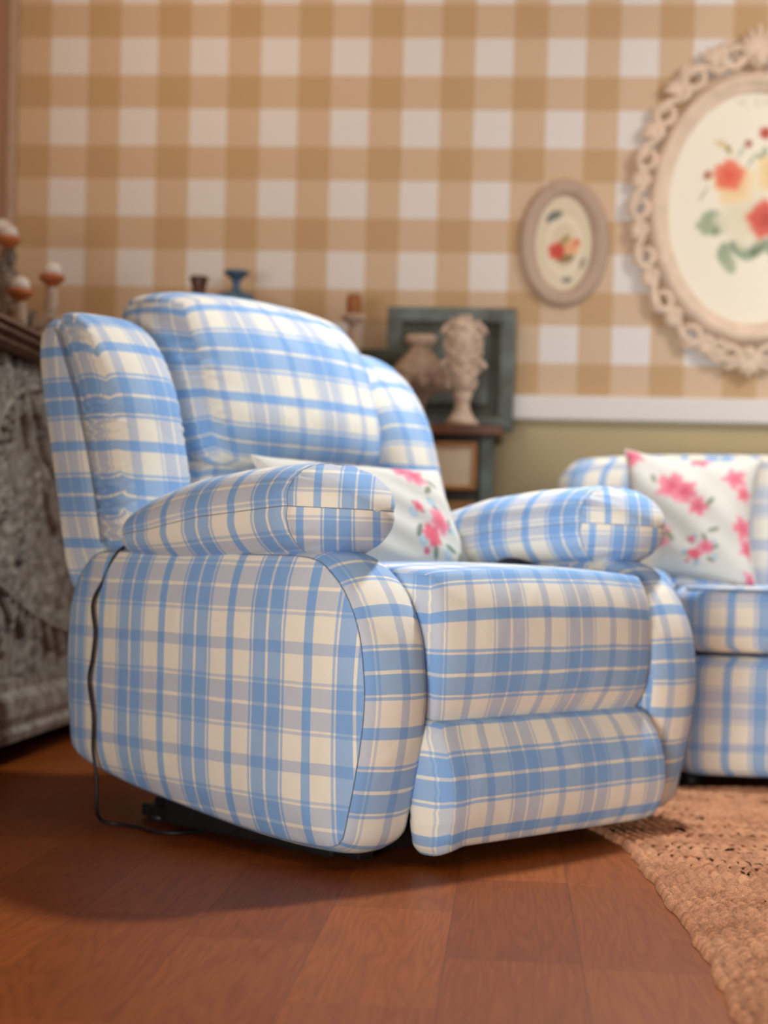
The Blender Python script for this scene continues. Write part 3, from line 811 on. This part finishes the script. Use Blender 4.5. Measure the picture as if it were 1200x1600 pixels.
sweep_y('plinth', [(-1.59, 0.065), (-1.185, 0.065), (-1.180, 0.085), (-1.190, 0.10), (-1.182, 0.125), (-1.186, 0.165), (-1.205, 0.185), (-1.205, 0.21), (-1.59, 0.21)], 2.92, 5.01, M_GREYCARVE, SB)
for yy in (3.0, 4.93):
    for xx in (-1.55, -1.24):
        lathe('foot', [(0.03, 0.0), (0.038, 0.01), (0.035, 0.03), (0.028, 0.066)], M_DARKW, SB, (xx-SBX, yy-SBY, 0), 14)

# candelabrum on the sideboard
CD = empty('carved_candelabrum', (-1.335, 4.30, 1.062), 0, 'whitewashed carved candelabrum with terracotta cups on the left sideboard', 'candelabrum')
lathe('base', [(0.07, 0), (0.072, 0.012), (0.05, 0.022), (0.045, 0.04), (0.025, 0.055)], M_WHITEW, CD, (0, 0, 0), 24)
g = [lathe_geo([(0.018, 0.05), (0.028, 0.08), (0.016, 0.11), (0.030, 0.15), (0.034, 0.18), (0.016, 0.21), (0.024, 0.235), (0.014, 0.26)], 18, (0, 0, 0), lambda a, z: 0.10*sin(6*a+z*60))]
for k in range(7):
    a = k*0.9; z = 0.07+0.027*k
    g.append(ellipsoid_geo((0.026*cos(a), 0.026*sin(a), z), (0.012, 0.012, 0.024), 6))
for k in range(14):
    a = k*2.4; rr_ = 0.045+0.045*((k*7) % 5)/5
    g.append(ellipsoid_geo((rr_*cos(a)+0.01, rr_*sin(a)*0.7, 0.035+0.02*(k % 3)), (0.014, 0.012, 0.030), 6, Matrix.Rotation(0.5*cos(a), 3, 'Y')))
V, Fc = merge(g); mk('stem', V, Fc, M_CARVEL, CD)
def cup_at(x, y, z, s=1.1):
    c = lathe('cup', [(0.010*s, -0.018*s), (0.014*s, -0.012*s), (0.026*s, -0.004*s), (0.031*s, 0.003*s), (0.030*s, 0.010*s), (0.022*s, 0.014*s)], M_TERRA, CD, (x, y, z), 20)
    lathe('candle_stub', [(0.022*s, 0.010*s), (0.024*s, 0.020*s), (0.020*s, 0.034*s), (0.008*s, 0.042*s)], M_WAX, CD, (x, y, z), 16)
cup_at(-0.018, 0, 0.285); cup_at(0.020, -0.06, 0.262, 1.0)
for (ax, ay, az) in ((0.118, 0.0, 0.175), (0.055, -0.07, 0.125), (-0.10, 0.03, 0.16), (-0.05, 0.08, 0.15)):
    pts = catmull([(0, 0, 0.10), (ax*0.35, ay*0.35, 0.055), (ax*0.75, ay*0.75, 0.06), (ax, ay, az-0.07), (ax, ay, az-0.02)], 8)
    gg = [tube_geo(pts, lambda t: 0.019-0.003*t, 10)]
    for k in range(6):
        p = pts[4+k*4]; gg.append(ellipsoid_geo((p[0]+0.008*(-1)**k, p[1], p[2]+0.004), (0.016, 0.014, 0.020), 6))
    V, Fc = merge(gg); mk('arm', V, Fc, M_WHITEW, CD); cup_at(ax, ay, az)

# ------------------------------------------------------------------ cabinet behind the recliner
CX, CY = -0.58, 4.93
CB = empty('drawer_cabinet', (CX, CY, 0), 0, 'painted cabinet with cream drawers, blue-grey corner posts and brown top behind the recliner', 'cabinet')
def cb(name, x0, x1, y0, y1, z0, z1, mat, parent=CB, bev=0.004): return box(name, x0-CX, x1-CX, y0-CY, y1-CY, z0, z1, mat, parent, bev)
X0, X1, YF = -1.05, -0.060, 4.76
cb('top', X0-0.02, X1+0.024, YF-0.02, 5.14, 0.890, 0.918, M_TABLE)
cb('body', X0, X1-0.03, YF+0.012, 5.12, 0.10, 0.889, M_TEALD)
for xx in (X0, X1-0.035):
    cb('corner_post', xx, xx+0.035, YF, YF+0.035, 0.0, 0.889, M_TEAL)
    cb('corner_post', xx, xx+0.035, 5.09, 5.125, 0.0, 0.889, M_TEAL)
for r_, (z0, z1) in enumerate(((0.735, 0.870), (0.545, 0.700), (0.34, 0.51), (0.13, 0.305))):
    for (a, b) in ((X0+0.045, -0.575), (-0.555, X1-0.045)):
        d = cb('drawer', a, b, YF-0.006, YF+0.012, z0, z1, M_DRAWER)
        w_ = 0.012
        for (q0, q1, s0, s1) in ((a, b, z0, z0+w_), (a, b, z1-w_, z1), (a, a+w_, z0+w_, z1-w_), (b-w_, b, z0+w_, z1-w_)):
            cb('edge_moulding', q0, q1, YF-0.011, YF-0.0055, s0, s1, M_HONEY, d, 0.002)
        k = ellipsoid_geo(((a+b)/2-CX, YF-0.022-CY, (z0+z1)/2), (0.013, 0.016, 0.013), 8)
        mk('knob', k[0], k[1], M_WHITEW, d)
# teal panelled board standing behind
PB = empty('panelled_board', (-0.205, 5.16, 0.93), 0, 'worn blue-green panelled board leaning on the wall behind the carved ornaments', 'board')
def pb(name, x0, x1, y0, y1, z0, z1, mat, bev=0.004): return box(name, x0+0.205, x1+0.205, y0-5.16, y1-5.16, z0-0.93, z1-0.93, mat, PB, bev)
pb('backing', -0.385, -0.020, 5.125, 5.140, 0.955, 1.295, M_TEALD)
for a in ((-0.398, -0.006, 1.262, 1.306), (-0.398, -0.006, 0.932, 0.975), (-0.398, -0.352, 0.975, 1.262), (-0.052, -0.006, 0.975, 1.262)):
    pb('frame_rail', a[0], a[1], 5.108, 5.145, a[2], a[3], M_TEAL)
pb('centre_panel', -0.32, -0.085, 5.114, 5.125, 1.01, 1.23, M_TEAL, 0.008)
# low dark green box
GB = box('wooden_box', -0.49, -0.31, 5.015, 5.095, 0.918, 1.165, M_TEALD, None, 0.006)
tag(GB, 'dark grey-green box on the cabinet, half hidden behind the recliner backrest', 'box')
me = GB.data
# carved ornaments
def orn_crown():
    O_ = empty('carved_ornament', (-0.283, 4.915, 0.918), 0, 'whitewashed carved crown-topped ornament on the cabinet, left of the taller one', 'ornament')
    g = [lathe_geo([(0.040, 0), (0.042, 0.012), (0.028, 0.022), (0.018, 0.035), (0.015, 0.06), (0.024, 0.085), (0.034, 0.10)], 20)]
    mk('foot', *merge(g), M_WHITEW, O_)
    g = [lathe_geo([(0.030, 0.095), (0.062, 0.115), (0.084, 0.15), (0.086, 0.165), (0.060, 0.195), (0.034, 0.225), (0.026, 0.24)], 26, (0, 0, 0), lambda a, z: 0.07*sin(8*a+z*40))]
    for k in range(18):
        a = k*2*pi/9; z = 0.13+0.035*(k > 8); r_ = 0.078 if k < 9 else 0.066
        g.append(ellipsoid_geo((r_*cos(a), r_*sin(a), z), (0.016, 0.016, 0.020), 6))
    mk('body', *merge(g), M_WHITEW, O_)
    g = [lathe_geo([(0.026, 0.238), (0.040, 0.250), (0.044, 0.262), (0.034, 0.272), (0.020, 0.276)], 20)]
    for k in range(8):
        a = k*pi/4; g.append(ellipsoid_geo((0.036*cos(a), 0.036*sin(a), 0.264), (0.011, 0.011, 0.012), 6))
    mk('crown', *merge(g), M_WHITEW, O_)
def orn_tall():
    O_ = empty('carved_ornament', (-0.152, 4.80, 0.918), 0, 'taller whitewashed carved foliage ornament on the cabinet, in front of the blue-green board', 'ornament')
    g = [lathe_geo([(0.046, 0), (0.048, 0.012), (0.036, 0.024), (0.024, 0.045), (0.020, 0.07), (0.030, 0.095)], 20)]
    mk('foot', *merge(g), M_WHITEW, O_)
    g = [lathe_geo([(0.022, 0.09), (0.034, 0.13), (0.030, 0.17), (0.040, 0.20), (0.045, 0.25), (0.038, 0.29), (0.020, 0.315)], 22)]
    r0 = np.random.RandomState(3)
    for k in range(46):
        a = k*2.4; z = 0.115+0.19*(k/46); r_ = np.interp(z, [0.1, 0.16, 0.22, 0.27, 0.31], [0.030, 0.034, 0.048, 0.046, 0.022])
        rot = Matrix.Rotation(a, 3, 'Z') @ Matrix.Rotation(0.5, 3, 'Y')
        g.append(ellipsoid_geo((r_*cos(a), r_*sin(a)*0.7, z), (0.008, 0.014, 0.020+0.006*r0.rand()), 6, rot))
    for sg in (-1, 1):
        sp = [(sg*(0.040+0.022*cos(t)*(1-t/9)), -0.012, 0.165+0.026*sin(t)*(1-t/9)) for t in np.linspace(0, 7, 26)]
        g.append(tube_geo(sp, lambda t: 0.008-0.004*t, 8))
        sp = [(sg*(0.034+0.026*cos(t)*(1-t/9)), -0.012, 0.262+0.032*sin(t)*(1-t/9)) for t in np.linspace(0, 7, 26)]
        g.append(tube_geo(sp, lambda t: 0.009-0.004*t, 8))
    mk('carved_body', *merge(g), M_WHITEW, O_)
orn_crown(); orn_tall()
# pillar candle holder
CH = empty('candle_holder', (-0.475, 4.84, 0.918), 0, 'turned whitewashed candle holder with an amber pillar candle behind the recliner backrest', 'candle holder')
lathe('stand', [(0.05, 0), (0.052, 0.015), (0.03, 0.03), (0.018, 0.06), (0.026, 0.10), (0.016, 0.15), (0.024, 0.20), (0.016, 0.235), (0.020, 0.262), (0.012, 0.285), (0.018, 0.295), (0.036, 0.305), (0.036, 0.318), (0.020, 0.322)], M_WHITEW, CH)
lathe('candle', [(0.020, 0.318), (0.022, 0.326), (0.023, 0.350), (0.022, 0.372), (0.016, 0.380), (0.004, 0.380)], M_AMBER, CH)
# blue pedestal bowl and brown vase further left on the cabinet
bh = lathe('pedestal_bowl', [(0.045, 0), (0.047, 0.01), (0.02, 0.03), (0.02, 0.14), (0.028, 0.20), (0.06, 0.27), (0.058, 0.345), (0.052, 0.362), (0.020, 0.366), (0.013, 0.380), (0.013, 0.398), (0.020, 0.408), (0.036, 0.418), (0.038, 0.426), (0.030, 0.428)], M_BLUEG)
bh.scale = (1, 1, 1.035); bh.location = (-0.822, 4.84, 0.918); tag(bh, 'blue glazed ceramic holder with flared rim showing above the recliner backrest', 'candle holder')
bv = lathe('ceramic_vase', [(0.04, 0), (0.055, 0.08), (0.06, 0.18), (0.04, 0.30), (0.022, 0.352), (0.020, 0.37), (0.027, 0.392), (0.028, 0.400), (0.020, 0.400)], M_BROWNG)
bv.scale = (1, 1, 1.06); bv.location = (-0.932, 4.84, 0.918); tag(bv, 'dark brown ceramic vase beside the blue holder above the recliner backrest', 'vase')

# ------------------------------------------------------------------ small oval picture
def ellipse_ring(name, prof, a, b, mat, parent, n=96):
    """sweep (offset outward, height towards room) profile around an ellipse in local xz"""
    V = []; m = len(prof)
    for i in range(n):
        t = 2*pi*i/n; nx_, nz_ = cos(t)/a, sin(t)/b; l = sqrt(nx_**2+nz_**2); nx_, nz_ = nx_/l, nz_/l
        for o_, h in prof: V.append((a*cos(t)+nx_*o_, -h, b*sin(t)+nz_*o_))
    Fc = [(i*m+j, i*m+(j+1) % m, ((i+1) % n)*m+(j+1) % m, ((i+1) % n)*m+j) for i in range(n) for j in range(m)]
    return mk(name, V, Fc, mat, parent)
def oval_canvas(name, a, b, paint, parent, y=-0.006):
    nr, na = 70, 160; V = [(0, y, 0)]; xs = [0]; zs = [0]
    for i in range(1, nr+1):
        for k in range(na):
            t = 2*pi*k/na; x, z = a*i/nr*cos(t), b*i/nr*sin(t); V.append((x, y, z)); xs.append(x); zs.append(z)
    for k in range(na): V.append((a*cos(2*pi*k/na), 0.002, b*sin(2*pi*k/na))); xs.append(9); zs.append(9)
    Fc = [(0, 1+(k+1) % na, 1+k) for k in range(na)]
    for i in range(1, nr+1):
        for k in range(na):
            o1, o2 = 1+(i-1)*na, 1+i*na; Fc.append((o1+k, o1+(k+1) % na, o2+(k+1) % na, o2+k))
    img = np.ones((len(V), 3)); X = np.array(xs); Z = np.array(zs)
    img = paint(X, Z)
    return mk(name, V, [f for f in Fc], M_PAINTING, parent, None, False, img)
def paint_small(X, Z):
    img = np.ones(X.shape+(3,))*np.array(srgb(226, 212, 186))
    blend(img, sm((np.hypot(X/0.068, Z/0.108)-1), 0.1)*0.7, srgb(222, 206, 176))
    d = np.abs(np.hypot(X/0.062, (Z+0.008)/0.100)-0.82); blend(img, sm(d-0.12, 0.1)*0.8, srgb(238, 228, 206))
    petal_rose(img, X, Z, 0.012, -0.012, 0.042, srgb(238, 224, 190), srgb(214, 186, 130), 4)
    leaf(img, X, Z, 0.005, -0.045, 0.030, 0.016, 0.2, srgb(138, 118, 76))
    leaf(img, X, Z, 0.00, 0.004, 0.03, 0.013, 1.0, srgb(168, 148, 100))
    petal_rose(img, X, Z, -0.022, -0.024, 0.026, srgb(226, 84, 66), srgb(190, 40, 40), 7)
    petal_rose(img, X, Z, 0.026, -0.012, 0.023, srgb(242, 196, 150), srgb(236, 150, 110), 9)
    petal_rose(img, X, Z, 0.040, 0.004, 0.010, srgb(226, 120, 96), srgb(210, 70, 60), 9)
    leaf(img, X, Z, -0.030, 0.085, 0.026, 0.014, 0.4, srgb(108, 118, 110)); leaf(img, X, Z, -0.045, 0.074, 0.016, 0.010, 0.9, srgb(120, 126, 116))
    leaf(img, X, Z, 0.012, -0.112, 0.016, 0.009, 0, srgb(110, 120, 126)); leaf(img, X, Z, 0.058, -0.06, 0.020, 0.008, 1.2, srgb(150, 140, 120))
    return img
SP = empty('oval_picture', (0.135, WY, 1.518), 0, 'small oval flower picture in a plain taupe frame on the gingham wall', 'picture')
SP.rotation_euler = (0, 0.0, 0)
ellipse_ring('frame', [(-0.004, 0.001), (-0.004, 0.012), (0.004, 0.018), (0.010, 0.022), (0.016, 0.021), (0.022, 0.026), (0.032, 0.026), (0.040, 0.018), (0.046, 0.010), (0.046, 0.001)], 0.092, 0.150, M_TAUPE, SP)
oval_canvas('painting', 0.092, 0.150, paint_small, SP)

# ------------------------------------------------------------------ large ornate oval picture
def paint_big(X, Z):
    img = np.ones(X.shape+(3,))*np.array(srgb(243, 237, 218))
    X = X+0.0; G1, G2, G3 = srgb(146, 168, 140), srgb(168, 182, 150), srgb(110, 132, 104)
    P = lambda px, py: ((px-1170)/499.0, (372-py)/499.0)     # photograph measures turned into metres on the canvas
    def L_(px, py, L, W, a, c): x, z = P(px, py); leaf(img, X, Z, x, z, L, W, a, c)
    def R_(px, py, r, co, ci, s): x, z = P(px, py); petal_rose(img, X, Z, x, z, r, co, ci, s, 0.08)
    for k, q in enumerate([(1110, 385), (1108, 402), (1122, 398), (1128, 440), (1136, 455), (1150, 432), (1162, 440), (1100, 395), (1180, 430), (1200, 425), (1225, 400), (1240, 380), (1215, 440)]):
        L_(*q, 0.036, 0.021, 0.5*k, (G1, G2, G3)[k % 3])
    L_(1180, 293, 0.016, 0.010, 0.3, G3); L_(1185, 285, 0.014, 0.008, 1.4, G1)
    for q in [(1150, 285), (1205, 270), (1165, 300), (1095, 350)]: L_(*q, 0.03, 0.004, 1.0, G2)
    L_(1120, 275, 0.026, 0.010, -0.4, srgb(226, 200, 150)); L_(1130, 283, 0.018, 0.008, -1.1, srgb(176, 156, 92))
    R_(1160, 385, 0.088, srgb(234, 228, 204), srgb(224, 214, 184), 3)
    R_(1205, 318, 0.066, srgb(244, 224, 176), srgb(232, 190, 120), 5)
    R_(1140, 335, 0.062, srgb(246, 222, 178), srgb(240, 196, 140), 6)
    R_(1132, 322, 0.046, srgb(240, 132, 104), srgb(226, 70, 56), 7)
    R_(1190, 388, 0.056, srgb(232, 104, 88), srgb(186, 34, 36), 8)
    R_(1250, 350, 0.06, srgb(240, 150, 120), srgb(220, 70, 60), 9)
    R_(1185, 258, 0.019, srgb(206, 64, 54), srgb(170, 30, 34), 1); R_(1160, 274, 0.012, srgb(190, 110, 90), srgb(160, 60, 50), 1)
    R_(1100, 322, 0.014, srgb(196, 130, 92), srgb(150, 70, 50), 1)
    for k in range(9):
        a = k*0.7; x, z = P(1165+22*cos(a), 212+5*sin(a)); leaf(img, X, Z, x, z, 0.012, 0.003, a, srgb(214, 206, 186))
    return img
BPX, BPZ = 0.705, 1.628
BP = empty('ornate_oval_picture', (BPX, WY, BPZ), 0, 'large oval rose painting in an ornate cream openwork scroll frame', 'picture')
oval_canvas('painting', 0.262, 0.355, paint_big, BP, -0.012)
ellipse_ring('inner_frame', [(-0.006, 0.001), (-0.006, 0.016), (0.000, 0.024), (0.010, 0.026), (0.016, 0.030), (0.020, 0.038), (0.034, 0.042), (0.044, 0.036), (0.050, 0.028), (0.056, 0.020), (0.056, 0.001)], 0.262, 0.355, M_CREAMF, BP, 128)
g = []
A_, B_ = 0.318, 0.411
def fr_pt(t, o_):
    nx_, nz_ = cos(t)/A_, sin(t)/B_; l = sqrt(nx_**2+nz_**2); nx_, nz_ = nx_/l, nz_/l
    return np.array((A_*cos(t)+nx_*o_, B_*sin(t)+nz_*o_)), np.array((nx_, nz_)), np.array((-nz_, nx_))
def scroll(c, n_, t_, size, turn, r=0.008, depth=0.024):
    pts = []
    for s in np.linspace(0, 1, 30):
        ang = s*2.2*pi*turn; rad = size*(1-0.78*s)
        # starts along the tangent and curls in
        q = c+n_*(rad*sin(ang+pi/2)*1.0)+t_*(rad*cos(ang+pi/2))*1.15
        pts.append((q[0], -(depth+0.006*s), q[1]))
    return tube_geo(pts, lambda u: r*(1-0.35*u)*(0.75+0.5*sin(pi*min(1, u*1.3))), 8)
NS = 18
for k in range(NS):
    t = pi/2+2*pi*(k+0.5)/NS
    top = max(0, sin(t))**3; botm = max(0, -sin(t))**3; ext = 0.024+0.032*top+0.018*botm
    c, n_, t_ = fr_pt(t, ext)
    sd = 1 if cos(t) > 0 else -1
    g.append(scroll(c, n_, t_, 0.034+0.014*top+0.006*botm, sd, 0.0112))
    c2, n2, t2 = fr_pt(t+pi/NS*0.95, 0.012+0.5*ext)
    g.append(scroll(c2, n2, t2, 0.020+0.006*top, -sd, 0.012))
    # linking leaf
    c3, n3, t3 = fr_pt(t+pi/NS, ext*0.9)
    rot = Matrix.Rotation(-atan2(n3[1], n3[0]), 3, 'Y')
    for m_ in (-0.5, 0, 0.5):
        rr = Matrix.Rotation(-(atan2(n3[1], n3[0])+m_), 3, 'Y'); d_ = np.array((cos(atan2(n3[1], n3[0])+m_), sin(atan2(n3[1], n3[0])+m_)))
        L_ = 0.024+0.010*top; q = c3+d_*L_*0.6
        g.append(ellipsoid_geo((q[0], -0.026, q[1]), (L_*1.1, 0.012, 0.0115), 7, rr))
    # outer rail arc bridging scrolls
    arc = [fr_pt(t+(u-0.5)*2*pi/NS*0.9, ext*0.55+0.036*sin(pi*u)+0.012*top)[0] for u in np.linspace(0, 1, 14)]
    g.append(tube_geo([(p[0], -0.022-0.006*sin(pi*i/13), p[1]) for i, p in enumerate(arc)], 0.0115, 8))
# crest and base shell
for sg, base, hgt, wd in ((1, 0.440, 0.11, 0.075), (-1, 0.430, 0.085, 0.085)):
    for m_ in np.linspace(-1.1, 1.1, 7):
        L_ = hgt*(1-0.30*abs(m_)); rr = Matrix.Rotation(-(sg*pi/2-m_*0.8*sg), 3, 'Y'); a = sg*pi/2-m_*0.8*sg
        g.append(ellipsoid_geo((cos(a)*L_*0.55, -0.030, sg*base+sin(a)*L_*0.55), (L_*0.5, 0.012, 0.0115), 8, rr))
    for sd in (-1, 1):
        g.append(scroll(np.array((sd*wd, sg*(base+0.002))), np.array((0, float(sg))), np.array((float(sd), 0)), 0.036, -1, 0.010, 0.028))
    g.append(ellipsoid_geo((0, -0.034, sg*(base+0.01)), (0.020, 0.016, 0.022), 8))
mk('carved_scrollwork', *merge(g), M_CREAMF, BP)

# ------------------------------------------------------------------ jute rug
def rug():
    outl = catmull([(0.30, 1.45), (0.275, 1.93), (0.272, 2.30), (0.240, 2.88), (0.225, 3.10), (0.165, 3.36), (0.12, 3.60), (0.22, 3.84), (0.50, 3.97), (0.95, 4.01), (1.5, 3.98), (2.1, 3.6), (2.35, 2.8), (2.1, 1.9), (1.5, 1.35), (0.8, 1.15)], 24, True)
    O = np.array(outl); n = len(O)
    wob = 0.003*np.sin(np.arange(n)*0.55)+0.002*np.sin(np.arange(n)*1.3)
    cen = np.array((1.25, 2.75)); rad = (O-cen); O = O+rad/np.linalg.norm(rad, axis=1)[:, None]*wob[:, None]
    per = np.concatenate([[0], np.cumsum(np.linalg.norm(np.roll(O, -1, 0)-O, axis=1))])
    # concentric rows: offset inward along the normals, blended to the centre
    NR = 140; step = 0.0042
    T = (np.roll(O, -1, 0)-np.roll(O, 1, 0)); T /= np.linalg.norm(T, axis=1)[:, None]
    Nn = np.stack([-T[:, 1], T[:, 0]], 1)
    if ((cen-O)*Nn).sum() < 0: Nn = -Nn
    # resample outline finely
    Mn = 3200; s = np.linspace(0, per[-1], Mn, endpoint=False)
    OX = np.interp(s, per, np.append(O[:, 0], O[0, 0])); OY = np.interp(s, per, np.append(O[:, 1], O[0, 1]))
    NX = np.interp(s, per, np.append(Nn[:, 0], Nn[0, 0])); NY = np.interp(s, per, np.append(Nn[:, 1], Nn[0, 1]))
    P = 0.021; V = []; D = []
    r0 = np.random.RandomState(5)
    for i in range(NR+1):
        d = i*step
        f = (d/P) % 1; z = 0.007+0.004*sqrt(max(0, 1-(2*f-1)**2)) if i else 0.001
        warp = 0.010*np.sin(s*9)*min(1, d/0.12)+0.005*np.sin(s*23+1)*min(1, d/0.12)
        dd = d+warp
        zz = z+0.0010*np.sin(s*2*pi/0.032+(i//5)*2.0)*(1 if i else 0)
        st_ = np.abs(np.sin(pi*(s/0.0112+1.1*abs(f-0.5)*(1 if (int(d/P) % 2) else -1)+0.5*np.sin(s*31)+0.37*int(d/P))))
        zz = zz+0.0042*st_*max(0.0, 1-abs(2*f-1)**3)
        for k in range(Mn): V.append((OX[k]+NX[k]*dd[k], OY[k]+NY[k]*dd[k], zz[k] if i else 0.001))
    # leaf shaped gaps between the inner braids
    hole = np.zeros((NR, Mn), bool)
    for row, dr, per_ in ((0, 0.165, 0.23), (1, 0.25, 0.21), (2, 0.345, 0.25), (3, 0.44, 0.22), (4, 0.53, 0.24)):
        c = 0.07*row
        while c < per[-1]:
            for i in range(NR):
                v = (i*step-dr)/0.013
                if abs(v) < 1:
                    hw = 0.024*(1-v*v)
                    hole[i, (np.abs(s-c) < hw)] = True
            c += per_
    Fc = []; uvs = []
    for i in range(NR):
        for k in range(Mn):
            if hole[i, k]: continue
            k1 = (k+1) % Mn
            Fc.append((i*Mn+k, i*Mn+k1, (i+1)*Mn+k1, (i+1)*Mn+k))
            s0, s1 = s[k], s[k]+per[-1]/Mn
            uvs.append(((s0, i*step), (s1, i*step), (s1, (i+1)*step), (s0, (i+1)*step)))
    # the middle of the rug, out of the picture: the last row carried on to the centre in even rows
    last = np.array(V[NR*Mn:(NR+1)*Mn]); K = 26; sub = 4; idx0 = np.arange(0, Mn, sub); Ms = len(idx0); b0 = len(V)
    sm_ = last.copy()
    for _ in range(60): sm_ = (np.roll(sm_, 8, 0)+sm_+np.roll(sm_, -8, 0))/3
    for q in range(K):
        f = q/K; ring = last*(1-min(1, q/3))+sm_*min(1, q/3)
        for k in idx0: V.append((ring[k, 0]*(1-f)+cen[0]*f, ring[k, 1]*(1-f)+cen[1]*f, 0.010+0.004*abs(sin(q*pi/2)) if q else ring[k, 2]))
    V.append((cen[0], cen[1], 0.012)); cidx = len(V)-1
    for q in range(K):
        for k in range(Ms):
            k1 = (k+1) % Ms; sa, sb = s[idx0[k]], s[idx0[k]]+per[-1]/Ms; da = NR*step+q*0.021; a_, b_ = b0+q*Ms+k, b0+q*Ms+k1
            if q < K-1: Fc.append((a_, b_, b_+Ms, a_+Ms)); uvs.append(((sa, da), (sb, da), (sb, da+0.021), (sa, da+0.021)))
            else: Fc.append((a_, b_, cidx)); uvs.append(((sa, da), (sb, da), (sa, da+0.021)))
    o = mk('braided_rug', V, Fc, M_JUTE, None, uvs)
    bm = bmesh.new(); bm.from_mesh(o.data); bmesh.ops.recalc_face_normals(bm, faces=bm.faces[:])
    if sum(f.normal.z for f in bm.faces) < 0: bmesh.ops.reverse_faces(bm, faces=bm.faces[:])
    bm.to_mesh(o.data); bm.free()
    tag(o, 'tan braided jute rug with small gaps on the wood floor, right of the recliner', 'rug')
rug()
